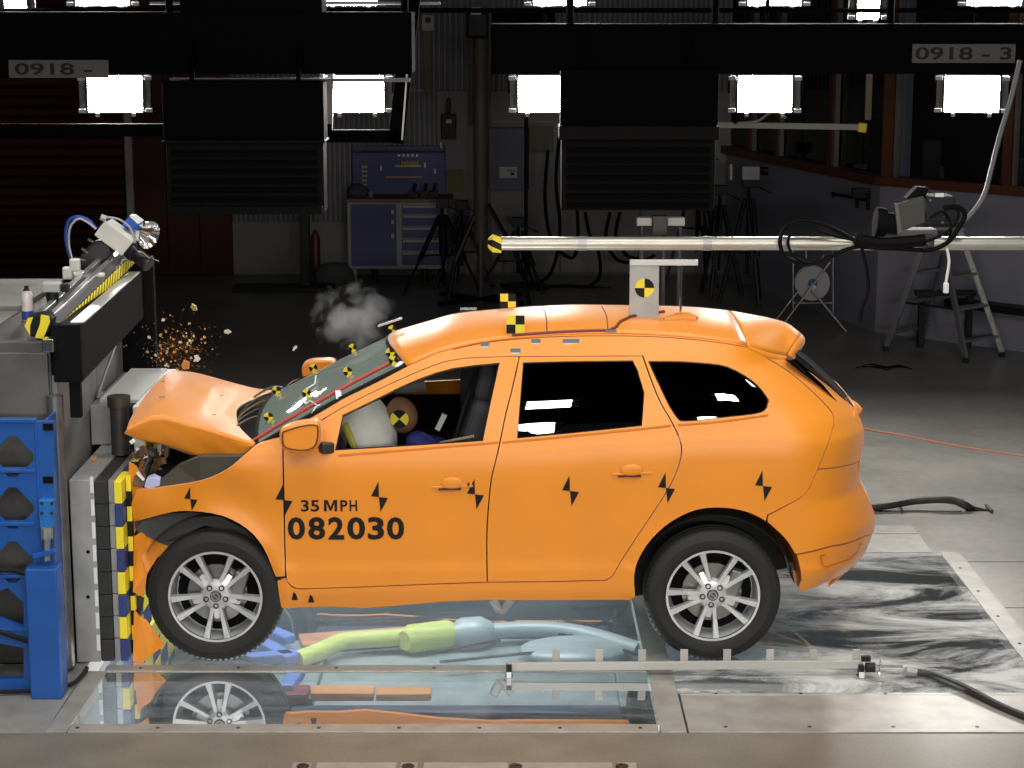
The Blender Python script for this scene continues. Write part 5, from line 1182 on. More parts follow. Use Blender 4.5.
for px, py, lab in ((15, 0, 'lit floodlight cut by the top left corner'), (869, 0, 'lit floodlight slanting beside the gantry hanger at upper right')):
    flood(W(px, py, Yl + .3), (W(px, py, Yl).x * .9, -2, 1.0), lab, w=.20, h=.34)
# hanging black boxes
def blackbox(pxa, pxb, top, mid, bot, lab, led=14, lip=False):
    Yb = Yt - .35; a = W(pxa, bot, Yb); b = W(pxb, top, Yb); zm = W(512, mid, Yb).z; zb2 = W(512, mid + led, Yb).z
    t = thing('hanging_light_box', lab, 'light box', ((a.x + b.x) / 2, Yb, a.z))
    mb = MB(); mb.span((a.x, Yb, zm), (b.x, Yb + .3, b.z)); mb.build('box_body', GB, t, bevel=.01)
    mb = MB(); mb.prism([(a.x - .01, Yb - .05, zb2), (a.x - .01, Yb, zm), (b.x + .01, Yb, zm), (b.x + .01, Yb - .05, zb2)], (0, .001, 0)) if False else mb.span((a.x - .01, Yb - .03, zb2), (b.x + .01, Yb + .33, zm)); mb.build('box_ledge', mat('ledge_dark', (.005, .005, .0055), .7, spec=.08), t, bevel=.01)
    mb = MB(); mb.span((a.x + .01, Yb + .04, a.z), (b.x - .01, Yb + .3, zb2)); mb.build('lower_box', BLACKM, t, bevel=.01)
    if lip: mb = MB(); mb.span((a.x + .03, Yb - .03, a.z), (b.x - .02, Yb + .3, a.z + .06)); mb.build('box_lip', mat('ledge_dark', (.008, .008, .009), .6), t, bevel=.005)
    n = 7
    for i in range(n):
        z = a.z + .03 + (zb2 - a.z - .05) * i / n; mb = MB(); mb.span((a.x + .05, Yb + .0, z), (b.x - .05, Yb + .05, z + .03)); mb.build('louvre', mat('louvre_dark', (.0025, .0025, .0025), .8, spec=.04), t)
    for s in (a.x + .2, b.x - .2):
        mb = MB(); mb.tube([(s, Yb + .15, b.z), (s, Yb + .36, b.z + .3)], .02, 6); mb.build('box_hanger', GB, t)
blackbox(166, 323, 82, 140, 214, 'large black light box hanging at left above the red door', 3, True)
blackbox(560, 719, 70, 126, 211, 'large black light box hanging in the centre above the roof bracket')
# off-camera floodlights over and in front of the car, then an added fill row
for r, (y, z, ty, pw) in enumerate(((-5.0, 6.15, 0, KEY), (-6.5, 5.9, 0, KEY))):
    for i, x in enumerate(((-3.4, -1.9, -.03, 1.85, 3.6), (-3.4, -1.9, -.16, 1.70, 3.4))[r]):
        flood((x, y, z), (x * .55, .2, .9), 'floodlight of the rig on the near side of the hall', w=.34, h=.34, light=pw * (.75, .8, 1, 1.2, 1.3)[i], glow=False, group='floodlights on the near rig')
for x in (-3.2, -1.6, 1.0, 2.4, 3.8):  # unseen fill lamps, added to brighten the upright side of the car
    flood((x, -11.6, 3.3), (x * .5, 0, .6), 'unseen fill light added in a low row behind the viewpoint', w=.5, h=.5, light=FILL * (.8 if x < 0 else 1.1), glow=False, group='added fill lights of the low row')
for r, y in enumerate((-1.6, 1.2)):
    for i, x in enumerate((-2.8, -.9, 1.1, 3.1)):
        flood((x, y, 5.6), (x, y + .15, 0), 'floodlight of the rig straight above the car', w=.7, h=.5, light=TOP, glow=False, group='floodlights above the car', spread=75)

# ================================================================== PIPE WITH CAMERA
Yp = 3.0
pa = W(500, 243.5, Yp); pz = pa.z
pipe = thing('boom_pipe', 'long horizontal metal pipe with yellow and black end cap behind the car', 'pipe', (pa.x, Yp, pz))
PM = mat('pipe_metal', (.56, .54, .48), .38, .6, .12, 5)
mb = MB(); mb.tube([(pa.x, Yp, pz), (6.0, Yp, pz)], .046, 20); mb.build('pipe_tube', PM, pipe, smooth=True)
for px, r in ((582, .0485), (707, .049), (785, .052)):
    p = W(px, 243, Yp); mb = MB(); mb.tube([(p.x - .03, Yp, pz), (p.x + .03, Yp, pz)], r, 20); mb.build('pipe_collar', STEEL, pipe, smooth=True)
mb = MB()
for k in range(8):
    vs = []; x0_, x1_ = W(488, 243, Yp).x, pa.x + .01
    for i in range(4):
        a = math.pi / 4 * (k + i / 3)
        for x, r in ((x0_, .035), (x0_ + .03, .065), (x1_, .065)): vs.append((x, Yp + r * math.cos(a + (x - x0_) * 8), pz + r * math.sin(a + (x - x0_) * 8)))
    mb.add(vs, [(3 * i + j, 3 * i + 3 + j, 3 * i + 4 + j, 3 * i + 1 + j) for i in range(3) for j in range(2)], k % 2)
mb.lathe((x0_, Yp, pz), [(.0, 0), (.035, 0)], 16, 'X', mi=1); mb.build('pipe_end_cap', [YEL, STICK], pipe, fix=False)
mb = MB(); mb.tube([(5.8, Yp, 0), (5.8, Yp, pz)], .06, 12); mb.lathe((5.8, Yp, 0), [(0, 0), (.3, 0), (.3, .03), (0, .03)], 20); mb.build('pipe_stand', STEEL, pipe)
c2 = thing('boom_camera', 'grey high speed camera seen from behind, clamped on the pipe at right', 'camera', W(915, 237, Yp))
mb = MB(); mb.prism([W(x, y, Yp - .02) for x, y in ((894, 205), (923, 196), (926, 222), (898, 233))], (0, .03, 0)); mb.build('camera_screen', mat('screen_grey', (.07, .07, .062), .5, spec=.2), c2, bevel=.004)
mb = MB(); mb.prism([W(x, y, Yp - .04) for x, y in ((895, 204), (898, 203.5), (902, 232), (898, 235))], (0, .04, 0)); mb.build('screen_edge', mat('screen_edge', (.12, .12, .11), .5), c2)
mb = MB(); mb.span(W(926, 222, Yp - .05), W(948, 193, Yp + .2)); mb.build('camera_body', mat('cam_grey', (.03, .03, .035), .8, spec=.1), c2, bevel=.012)
mb = MB(); mb.span(W(935, 197, Yp - .055), W(944, 193, Yp - .05)); mb.build('camera_label', WHITE, c2)
for px, py in ((930, 200), (944, 216), (945, 208), (942, 222)):
    mb = MB(); mb.lathe(W(px, py, Yp - .05), [(0, -.02), (.010, -.02), (.010, 0)], 8, 'Y'); mb.build('camera_connector', CHROME, c2)
mb = MB(); mb.prism([W(x, y, Yp) for x, y in ((906, 199), (918, 187), (930, 188), (926, 196))], (0, .12, 0)); mb.build('camera_handle', BLACKM, c2, bevel=.01)
mb = MB(); a = W(896, 224, Yp + .06); b = W(875, 222, Yp + .06); mb.tube([a, b.lerp(a, .5), b.lerp(a, .49), b], [.075, .075, .10, .105], 20); mb.build('camera_lens', BLACKM, c2, smooth=True)
mb = MB(); mb.span(W(898, 236, Yp - .03), W(932, 227, Yp + .15)); mb.build('camera_plate', mat('plate_silver', (.10, .10, .10), .7, .0), c2, bevel=.004)
mb = MB(); mb.span(W(918, 250, Yp - .07), W(930, 232, Yp + .08)); mb.build('pipe_clamp', DARK, c2, bevel=.006)
for px, py in ((919, 246), (928, 243), (924, 249)):
    mb = MB(); mb.box(W(px, py, Yp - .08), (.035, .02, .02), Euler((0, px, 0))); mb.build('clamp_lever', CHROME, c2)
cb = thing('cable_bundle', 'black cables looped over the pipe below the boom camera', 'cable', W(850, 243, Yp))
BK = mat('cable_black', (.004, .004, .004), .6, spec=.1)
def cable(par, pts, Y, r, m=BK, name='cable_loop'):
    mb = MB(); mb.tube(crv([W(p[0], p[1], Y + (p[2] if len(p) > 2 else 0)) for p in pts], 6), r, 8); return mb.build(name, m, par, smooth=True)
cable(cb, [(859, 243), (840, 232), (822, 224), (803, 220.5), (787, 225), (780, 240), (784, 255), (796, 262), (810, 264), (828, 258), (845, 250), (862, 246)], Yp - .09, .014)
cable(cb, [(859, 241), (835, 236), (815, 230), (795, 232), (788, 241), (793, 255), (808, 263), (826, 259), (850, 248)], Yp - .11, .010)
cable(cb, [(855, 239), (880, 243), (905, 242), (925, 240)], Yp - .10, .040); cable(cb, [(855, 246), (880, 248), (905, 249), (930, 250), (948, 242), (960, 226), (965, 215), (958, 207), (944, 208)], Yp - .09, .016)
cable(cb, [(925, 242), (944, 234), (956, 222), (958, 211), (948, 206)], Yp - .1, .010); cable(cb, [(930, 218), (942, 212), (950, 222), (950, 236), (944, 245)], Yp - .1, .009)
cable(cb, [(862, 249), (867, 270), (868, 292), (862, 308), (860, 322)], Yp - .08, .012, name='hanging_strap')
cable(cb, [(947, 248), (949, 262), (946, 282)], Yp - .1, .010, WHT, 'white_lead'); mb = MB(); mb.box(W(946, 288, Yp - .1), (.035, .03, .07)); mb.build('white_plug', WHT, cb, bevel=.006)
fx = MB(); fx.tube(crv([W(x, y, Yp + .4) for x, y in ((1020, 60), (1012, 95), (1000, 135), (991, 170), (984, 195), (972, 213), (962, 222))], 6), .018, 10); fx.build('flexible_conduit', mat('conduit_grey', (.20, .20, .21), .35, .4), smooth=True, label='grey flexible conduit hanging from upper right to boom camera', cat='conduit')
# ================================================================== BACK OF THE HALL
# pole on its stand
p = G(481, 302); 
pole = thing('pole_stand', 'tall brown pole on a low base with splayed braces behind the pipe end', 'pole', (p.x, p.y, 0))
mb = MB(); mb.tube([(p.x, p.y, 0), (p.x, p.y, 1.0)], .03, 10); mb.tube([(p.x, p.y, .75), (p.x, p.y, 3.4)], .085, 16); mb.build('pole_tube', mat('pole_brown', (.10, .075, .05), .6), pole, smooth=True)
mb = MB(); mb.box((p.x - .03, p.y - .1, W(482, 25, p.y).z), (.26, .2, .3)); mb.build('pole_head', BLACK, pole, bevel=.03)
mb = MB(); mb.box(W(476, 11, p.y - .2), (.12, .08, .09)); mb.build('head_tag', mat('pale_tag', (.5, .5, .5), .5), pole, bevel=.01)
mb = MB(); mb.beam(W(492, 24, p.y), W(555, 22, p.y), .06, .25); mb.build('pole_arm', GB, pole)
for a, b in (((480, 204), (455, 262)), ((488, 204), (520, 262))):
    q = W(*a, p.y); r = W(b[0], b[1], p.y - .1); mb = MB(); mb.tube([q, r, (r.x + (r.x - q.x) * .3, r.y - .2, .02)], .028, 6); mb.build('pole_brace', BLACK, pole)
mb = MB(); 
for k in range(4):
    a = math.pi / 4 + k * math.pi / 2; mb.beam((p.x, p.y, .04), (p.x + .7 * math.cos(a), p.y + .7 * math.sin(a) * .8, .04), .06, .05)
mb.build('pole_base', BLACK, pole)
# tripods
def tripod(px, py_foot, py_top, lab, spread=.55, head=True, col=BLACK, r=.018):
    f = G(px, py_foot); zt = W(px, py_top, f.y).z; t = thing('tripod', lab, 'tripod', (f.x, f.y, 0))
    mb = MB(); mb.tube([(f.x, f.y, zt * .25), (f.x, f.y, zt)], .022, 8); mb.build('centre_column', col, t)
    for k in range(3):
        a = .5 + k * 2 * math.pi / 3 + px; d = Vector((math.cos(a), math.sin(a), 0)); e = Vector((f.x, f.y, 0)) + d * spread; top = Vector((f.x, f.y, zt * .86)) + d * .04
        mb = MB(); s = d.cross(Vector((0, 0, 1))) * .035; mb.tube([top + s, top.lerp(e, .55) + s], r, 6); mb.tube([top - s, top.lerp(e, .55) - s], r, 6); mb.tube([top.lerp(e, .5), e + Vector((0, 0, .015))], r, 6)
        mb.tube([top.lerp(e, .5), (f.x, f.y, zt * .42)], .009, 5); lg = mb.build('leg', col, t)
        mb = MB(); mb.ell(e + Vector((0, 0, .025)), (.03, .03, .025), 8, 6); mb.build('foot', DARK, lg)
    if head:
        mb = MB(); mb.box((f.x, f.y, zt), (.16, .14, .12)); mb.tube([(f.x, f.y, zt), (f.x + .25, f.y - .1, zt - .12)], .01, 5); mb.build('tripod_head', col, t, bevel=.02)
    return f, zt
tripod(443, 292, 203, 'black tripod in front of the blue drawers', .55)
tripod(462, 286, 205, 'black tripod between the drawers and the brown pole', .42)
tripod(518, 290, 222, 'low black tripod to the right of the brown pole', .5)
f1, z1_ = tripod(718, 297, 190, 'black tripod at left of the dark pair, right of the black box', .3, r=.024)
f2, z2_ = tripod(746, 304, 182, 'black tripod carrying the small white camera', .32, r=.024)
tripod(696, 285, 150, 'tall black tripod right behind the centre black box', .4)
q = W(750, 172, f2.y - .1); vc = thing('video_camera', 'small white camera with black lens on the tripod by the right wall', 'camera', (q.x, q.y, z2_))
mb = MB(); mb.span(W(742, 180, f2.y - .1), W(758, 165, f2.y + .1)); mb.build('camera_body', mat('vc_white', (.42, .42, .42), .5), vc, bevel=.01)
mb = MB(); mb.tube([W(758, 171, f2.y), W(768, 171, f2.y)], .05, 12); mb.build('camera_lens', BLACK, vc)
mb = MB(); mb.tube([W(731, 180, f1.y), W(731, 164, f1.y)], .05, 12); mb.build('flask', mat('flask_grey', (.28, .28, .28), .3, .5), smooth=True, label='small grey metal cylinder on top of the left tripod head', cat='flask')
# tangle of cables under the centre box
yk = G(600, 288).y
ct_ = thing('hanging_cables', 'loose black cables hanging in loops below the centre black box', 'cable', W(600, 250, yk))
for pts in ([(560, 130), (556, 180), (560, 230), (553, 268), (540, 282), (520, 283)], [(548, 150), (545, 200), (552, 240), (572, 258), (578, 235), (575, 180)], [(610, 212), (606, 240), (618, 260), (640, 262), (655, 255)], [(620, 212), (616, 236), (628, 256), (650, 260)], [(585, 212), (590, 235), (598, 250), (600, 275), (590, 286)], [(500, 285), (530, 287), (570, 286), (610, 289)]):
    cable(ct_, pts, yk, .022)
mb = MB(); mb.tube([W(499, 150, yk), W(499, 300, yk)][:2], .02, 6); q = W(526, 240, yk); mb = MB(); mb.tube([(q.x, yk, 0), (q.x, yk, 3.2)], .025, 8); mb.lathe((q.x, yk, 0), [(0, 0), (.3, 0), (.3, .04), (0, .06)], 16); mb.build('cable_stand', BLACK, ct_)
# thin stand pole left of the back (from the left box to the floor)
q = G(306, 290); mb = MB(); mb.span((q.x - .06, q.y - .06, .05), (q.x + .06, q.y + .06, W(306, 120, q.y).z)); mb.span((q.x - .9, q.y - .2, 0), (q.x + .35, q.y + .2, .06)); mb.build('floor_stand', BLACK, label='black square post on a flat foot left of the workbench', cat='stand', bevel=.01)
# heap of covers left of the bench
q = G(335, 283); mb = MB(); mb.ell((q.x, q.y, .06), (.28, .2, .2), 16, 10)
for v in mb.v: v.z = max(0, v.z + .05 * noise.noise(v * 6)); v.x += .06 * noise.noise(v * 4)
mb.build('dust_sheet', mat('sheet_grey', (.10, .10, .10), .8), smooth='all', label='crumpled grey cover on the floor left of the workbench', cat='cover')
q = G(316, 275); mb = MB(); mb.lathe((q.x, q.y, 0), [(0, 0), (.07, 0), (.07, .5), (.03, .6), (0, .6)], 12); mb.build('fire_extinguisher', mat('dull_red', (.12, .02, .02), .4), smooth=True, label='dark red fire extinguisher by the back wall left of the workbench', cat='fire extinguisher')
# workbench cabinet
Yw = yb - .75
bench = thing('workbench', 'workbench with blue cabinet door and blue drawers at the back wall', 'workbench', (W(397, 250, Yw).x, Yw, 0))
BF = mat('bench_frame', (.30, .29, .27), .5); WOOD = mat('bench_top', (.16, .11, .06), .6)
def wspan(x0, y0, x1, y1, Y0, Y1): a = W(x0, y0, Y0); b = W(x1, y1, Y0); return (a.x, Y0, a.z), (b.x, Y1, b.z)
mb = MB(); mb.span(*wspan(348, 269, 447, 202.5, Yw, Yw + .6)); mb.build('cabinet_frame', BF, bench, bevel=.006)
mb = MB(); mb.span(*wspan(346, 202.5, 452, 199, Yw - .03, Yw + .65)); mb.build('bench_top', WOOD, bench, bevel=.005)
mb = MB(); mb.span(*wspan(351.5, 266, 396, 204.5, Yw - .02, Yw)); dr = mb.build('door', BLUE_D, bench, bevel=.004)
for y in (212, 222, 236):
    mb = MB(); mb.box(W(392.5, y, Yw - .03), (.03, .02, .05)); mb.build('door_knob', mat('knob', (.5, .5, .5), .3), dr)
dy = [204.5, 214.5, 226.5, 239, 251.5, 266]
for a, b in zip(dy, dy[1:]):
    mb = MB(); mb.span(*wspan(402, b - .8, 444, a + .6, Yw - .02, Yw)); d = mb.build('drawer', BLUE_D, bench, bevel=.003)
    mb = MB(); mb.span(*wspan(403, a + 3.2, 443, a + 1.0, Yw - .04, Yw - .02)); mb.build('drawer_handle', mat('bar_grey', (.34, .34, .32), .4), d)
for px in (354.5, 375, 425, 441):
    q = W(px, 272, Yw + .1); mb = MB(); mb.tube([(q.x, Yw + .1, 0), (q.x, Yw + .1, W(512, 268, Yw).z)], .04, 10); mb.build('bench_leg', mat('leg_pale', (.35, .35, .34), .5) if px < 360 else BLACK, bench)
# tool board and tools
Yo = yb - .12
tb = thing('tool_board', 'blue perforated tool board on the wall above the workbench', 'tool board', W(397, 195, Yo))
mb = MB(); mb.span(*wspan(353, 195, 445, 146, Yo, Yo + .06)); mb.build('board_panel', BLUE_D, tb, bevel=.005)
mb = MB(); mb.span(*wspan(352, 153, 445, 150.5, Yo - .02, Yo)); mb.build('board_rail', BLACK, tb)
TY = mat('tool_yellow', (.5, .42, .16), .5); TG = mat('tool_grey', (.4, .4, .38), .4, .5)
for x in (363, 366):
    for y in (167, 171.5, 176, 180.5, 185, 189.5):
        mb = MB(); mb.lathe(W(x, y, Yo - .03), [(0, 0), (.018, 0), (.018, .03)], 8, 'Y'); mb.build('socket', TY, label='small yellow socket in the double column on the tool board', cat='socket', group='sockets in the double column')
mb = MB(); mb.span(*wspan(395, 167, 421, 165, Yo - .04, Yo)); mb.build('tool_shelf', TY, label='narrow yellow shelf on the tool board holding pale sockets', cat='shelf')
for i in range(7):
    mb = MB(); mb.lathe(W(402.5 + i * 2.5, 165, Yo - .03), [(0, 0), (.014, 0), (.014, .05), (0, .05)], 8); mb.build('small_socket', TY, label='small pale socket in the row on the yellow tool board shelf', cat='socket', group='sockets on the yellow shelf')
for i in range(5):
    mb = MB(); mb.box(W(399 + i * 4.5, 155.5, Yo - .03), (.03, .02, .03)); mb.build('wall_hook', TG, label='small metal hook at the top of the tool board', cat='hook', group='hooks on the tool board')
mb = MB(); mb.beam(W(386, 177, Yo - .03), W(422, 177, Yo - .03), .02, .025); mb.build('steel_rule', mat('rule', (.4, .28, .18), .5), label='long brownish rule hanging level on the tool board', cat='ruler')
for x, y, n_, l in ((381, 168, 'pliers', 'pale pliers in the middle of the tool board'), (425, 165, 'screwdriver', 'pale screwdriver right of the sockets on the tool board'), (435, 171, 'tape_reel', 'white tape reel at the right of the tool board'), (441, 145, 'wall_plug', 'white plug on the top right corner of the tool board')):
    mb = MB(); mb.box(W(x, y, Yo - .03), (.022, .02, .055)); mb.tube([W(x, y, Yo - .03), W(x, y + 3, Yo - .03)], .008, 5); mb.build(n_, WHITE, label=l, cat=n_.replace('_', ' '))
for x, lab in ((414, 'dark machine part on the bench, left one'), (425, 'dark machine part on the bench, middle one'), (434, 'dark machine part on the bench, right one beside the board end')):
    q = W(x, 199, Yw + .25); mb = MB(); mb.box((q.x, q.y, q.z + .05), (.10, .12, .10)); mb.tube([(q.x, q.y, q.z + .1), (q.x + .02, q.y, q.z + .2)], .02, 8); mb.box((q.x, q.y, q.z + .03), (.12, .14, .06)); mb.build('bench_machine', BLACK, label=lab, cat='machine', smooth=True)
mb = MB(); q = W(358, 199, Yw + .2); mb.ell((q.x, q.y, q.z + .1), (.14, .1, .10), 12, 8); mb.build('folded_cloth', mat('cloth_dark', (.05, .05, .09), .8), label='dark blue cloth lying on the left end of the workbench', cat='cloth', smooth='all')
mb = MB(); q = W(371, 199, Yw + .2); mb.lathe((q.x, q.y, q.z), [(0, 0), (.03, 0), (.03, .1), (0, .1)], 8); mb.build('bench_jar', mat('jar_grey', (.22, .22, .2), .5), label='small grey jar on the workbench below the sockets', cat='jar')
# items on the back wall
def wallbox(name, x0, y0, x1, y1, th, m, lab, cat, bev=.006):
    mb = MB(); mb.span(*wspan(x0, y1, x1, y0, yb - th, yb - .031)); return mb.build(name, m, label=lab, cat=cat, bevel=bev)
bd = wallbox('wall_cabinet', 489, 128, 526, 190, .18, mat('wall_cab_blue', (.075, .085, .14), .5), 'slate blue metal wall cabinet with notice right of the brown pole', 'cabinet')
mb = MB(); mb.span(*wspan(499.5, 178, 517, 167, yb - .185, yb - .18)); n_ = mb.build('notice_plate', mat('notice', (.5, .5, .46), .5), bd)
mb = MB()
for x in (508, 511, 514): mb.box(W(x, 170.5, yb - .188), (.022, .002, .022))
mb.box(W(512.5, 174, yb - .188), (.05, .002, .035)); mb.build('notice_print', STICK, n_)
wallbox('door_strip', 526.5, 128, 529, 190, .14, BLACK, 'black strip along the right side of the slate blue cabinet', 'strip')
wallbox('tan_panel', 446, 170, 463, 192, .08, mat('tan_panel', (.16, .13, .06), .6), 'tan square panel on the wall left of the brown pole', 'panel')
wallbox('blue_towel', 455, 206, 470, 228, .07, mat('towel', (.10, .12, .16), .8), 'pale blue towel hanging on the wall behind the tripods', 'towel')
wallbox('green_board', 529, 126, 553, 152, .06, mat('green_board', (.12, .12, .08), .6), 'dull olive board on the wall right of the slate blue cabinet', 'board')
wallbox('wall_conduit_box', 422, 15, 434, 31, .12, mat('cond_grey', (.32, .31, .29), .5), 'grey box on top of the left brown wall duct', 'box')
mb = MB(); mb.lathe(W(428, 20, yb - .125), [(0, -.005), (.04, -.005), (.04, .01)], 12, 'Y'); mb.build('box_dial', BLACK, label='round black dial on the grey box above the left brown duct', cat='dial')
wallbox('cable_duct', 424, 31, 431, 95, .08, mat('duct_brown', (.13, .08, .035), .6), 'left brown vertical duct, below the grey box', 'duct')
wallbox('cable_duct', 469, 36, 475, 126, .08, mat('duct_brown', (.13, .08, .035), .6), 'right brown vertical duct, beside the pole', 'duct')
wallbox('wall_trunking', 400, 89.5, 432, 91.5, .05, BF, 'thin horizontal trunking joining the left brown duct', 'trunking')
wb_ = wallbox('socket_box', 441, 114, 456, 139, .14, BLACK, 'black hanging socket box with handle on the back wall', 'socket box', .01)
mb = MB(); mb.tube(crv([W(x, y, yb - .12) for x, y in ((447, 114), (446.5, 106), (449, 98), (450, 106), (449, 114))], 4), .014, 6); mb.build('box_handle', BLACK, wb_)
mb = MB(); mb.box(W(449, 121.5, yb - .145), (.07, .01, .05)); mb.build('box_label', mat('pale_tag', (.5, .5, .5), .5), wb_)
wallbox('wall_shelf_edge', 491, 120.5, 552, 122.5, .1, mat('edge_tan', (.35, .28, .16), .5), 'thin tan ledge above the slate blue cabinet', 'ledge', .002)
mb = MB(); mb.lathe(W(525, 112, yb - .08), [(.02, 0), (.05, 0), (.05, .03), (.02, .03)], 14, 'Y', closed=True); mb.build('ring_gauge', mat('ring_pale', (.4, .38, .36), .5), label='small pale ring on the wall under the third floodlight', cat='ring')
# white linear slide on posts behind the pipe
q = G(659, 285); sl = thing('linear_slide', 'short white linear slide on dark posts behind the pipe', 'slide', (q.x, Yp + 1.2, 0)); Yq = Yp + 1.2
mb = MB(); mb.span(*wspan(637, 226, 685, 218, Yq, Yq + .1)); mb.build('slide_bar', mat('slide_white', (.42, .42, .40), .45), sl, bevel=.006)
mb = MB(); mb.span(*wspan(652, 236, 668, 216, Yq - .05, Yq + .05)); mb.build('slide_carriage', DARK, sl, bevel=.01)
for px in (642, 664, 680):
    q = W(px, 226, Yq + .05); mb = MB(); mb.tube([(q.x, q.y, 0), (q.x, q.y, q.z)], .016, 6); mb.build('slide_post', DARK, sl)
mb = MB(); a = W(640, 236, Yq + .05); b = W(684, 236, Yq + .05); mb.beam((a.x, a.y, .02), (b.x, b.y, .02), .3, .04); mb.build('slide_base', DARK, sl)
# overhead boom at upper right
bm_ = thing('thin_boom', 'thin grey boom with yellow tip in front of the control room', 'boom', W(790, 125, 8.0))
mb = MB(); mb.beam(W(700, 124.5, 8.0), W(860, 127, 8.0), .05, .055); mb.build('boom_tube', mat('boom_grey', (.30, .29, .24), .5), bm_, bevel=.004)
mb = MB(); mb.beam(W(858, 127, 8.0), W(866, 128, 8.0), .065, .085); mb.build('boom_tip', YEL, bm_, bevel=.004)
mb = MB(); a = W(735, 124, 8.0); mb.tube([a, a + Vector((0, 0, 4.5))], .03, 8); mb.build('boom_hanger', GB, bm_)
cable(bm_, [(738, 123), (757, 121), (770, 113), (778, 112), (786, 118)], 7.95, .012, mat('lead_grey', (.3, .3, .3), .5), 'boom_lead')
mb = MB(); a = W(868, 120, 9.0); b = W(868, 68, 9.0); mb.span((a.x - .03, 9.0, a.z), (a.x + .03, 9.04, b.z + 4)); mb.build('hanging_batten', mat('batten_brown', (.16, .12, .08), .6), label='brown vertical batten hanging before the control room window', cat='batten')
# hooks on the right wall
p = at_wall(A1, dA_, 857, 199, .06); q = at_wall(A1, dA_, 838, 194, .06); r = at_wall(A1, dA_, 873, 193, .06)
hk = MB(); hk.beam(q, at_wall(A1, dA_, 873, 200, .06), .03, .03); hk.beam(at_wall(A1, dA_, 838, 192, .06), at_wall(A1, dA_, 838, 197, .06), .03, .03); hk.beam(at_wall(A1, dA_, 862, 196, .06), at_wall(A1, dA_, 862, 208, .06), .03, .03); hk.beam(r, at_wall(A1, dA_, 873, 210, .06), .03, .03); hk.box(at_wall(A1, dA_, 868, 193, .08), (.2, .1, .1)); hk.build('wall_bracket', BLACK, label='black bracket with prongs on the blue grey wall', cat='bracket')
# cable reel
f = G(815, 332); Yq = f.y + .1
rl = thing('cable_reel', 'pale disc reel on a wire stand by the right wall', 'reel', (W(812, 283, Yq).x, Yq, 0))
c = W(812, 283, Yq); mb = MB(); mb.lathe(c, [(0, -.03), (.055, -.03), (.055, -.045), (.19, -.045), (.19, -.03), (.06, -.03), (.06, .05), (.19, .05), (.19, .065), (0, .065)], 28, 'Y'); mb.build('reel_disc', mat('reel_pale', (.42, .42, .42), .5), rl, smooth=True)
mb = MB(); mb.lathe(c + Vector((0, -.05, 0)), [(0, -.01), (.05, -.01), (.052, 0)], 16, 'Y'); mb.build('reel_hub', BLUE, rl)
mb = MB(); mb.box(c + Vector((0, -.07, -.03)), (.06, .03, .05), Euler((0, .6, 0))); mb.build('reel_crank', WHITE, rl)
WR = mat('wire_grey', (.40, .40, .40), .4, .5)
for a, b, r in (((830, 262), (782, 326), .010), ((799, 290), (775, 321), .008), ((811, 289), (846, 336), .012), ((820, 262), (824, 255), .008)):
    A = W(*a, Yq - .12); B = W(*b, Yq - .12); B.z = max(B.z, .01); mb = MB(); mb.tube([A, B], r, 6); mb.build('reel_leg', WR, rl)
for a, b in (((793, 250), (793, 312)), ((833, 252), (833, 313)), ((793, 303), (833, 303)), ((806, 250), (806, 258))):
    mb = MB(); mb.tube([W(*a, Yq + .1), W(*b, Yq + .1)], .008, 6); mb.build('reel_frame', WR, rl)
# step ladder
Yb1 = G(965, 362); lt = thing('step_ladder', 'grey metal step ladder standing open by the right wall', 'ladder', (G(945, 350).x, G(945, 350).y, 0))
LM = mat('ladder_metal', (.30, .31, .31), .35, .7)
ft_ = {'a': G(886, 351), 'b': G(965.5, 362.5), 'c': G(1002, 356.5), 'd': G(922, 343)}
yt = (ft_['b'].y + ft_['a'].y) / 2 + .1
tp = {'a': W(930, 228, yt), 'b': W(940, 229, yt - .1), 'c': W(958, 226, yt - .05), 'd': W(950, 226, yt + .1)}
for k in 'abcd':
    mb = MB(); mb.beam(ft_[k] + Vector((0, 0, .04)), tp[k], .03, .06); lg = mb.build('ladder_leg', LM, lt, bevel=.004)
    mb = MB(); mb.box(ft_[k] + Vector((0, 0, .025)), (.05, .07, .05)); mb.build('rubber_foot', BLACK, lg)
    if k == 'c':
        for i in range(4):
            t0 = .12 + i * .2; A = ft_[k].lerp(tp[k], t0) + Vector((0, -.045, 0)); B = ft_[k].lerp(tp[k], t0 + .15) + Vector((0, -.045, 0)); mb = MB(); mb.beam(A, B, .006, .022); mb.build('tape_mark', mat('cream', (.55, .5, .38), .5), lg)
for t0 in (.16, .40, .64, .85):
    mb = MB(); mb.beam(ft_['b'].lerp(tp['b'], t0), ft_['c'].lerp(tp['c'], t0), .10, .03); mb.build('ladder_tread', LM, lt, bevel=.003)
    mb = MB(); mb.beam(ft_['a'].lerp(tp['a'], t0), ft_['d'].lerp(tp['d'], t0), .08, .03); mb.build('ladder_tread', LM, lt, bevel=.003)
mb = MB(); mb.box((tp['a'] + tp['b'] + tp['c'] + tp['d']) / 4, (.36, .3, .04)); mb.build('ladder_top', LM, lt, bevel=.005)
mb = MB(); mb.beam(ft_['a'].lerp(tp['a'], .4), ft_['b'].lerp(tp['b'], .4), .012, .02); mb.build('ladder_stay', BLACK, lt)
mb = MB()
for i in range(4): mb.tube(crv([G(856 + i * 7, 368 - i * .8, .008), G(872 + i * 5, 364 + i * 2, .008), G(888 + i * 3, 368 - i, .008), G(900 + i * 4, 366 + i, .008)], 4), .006, 5)
mb.build('cable_heap', BLACK, label='small tangle of dark cable on the floor in front of the ladder', cat='cable')
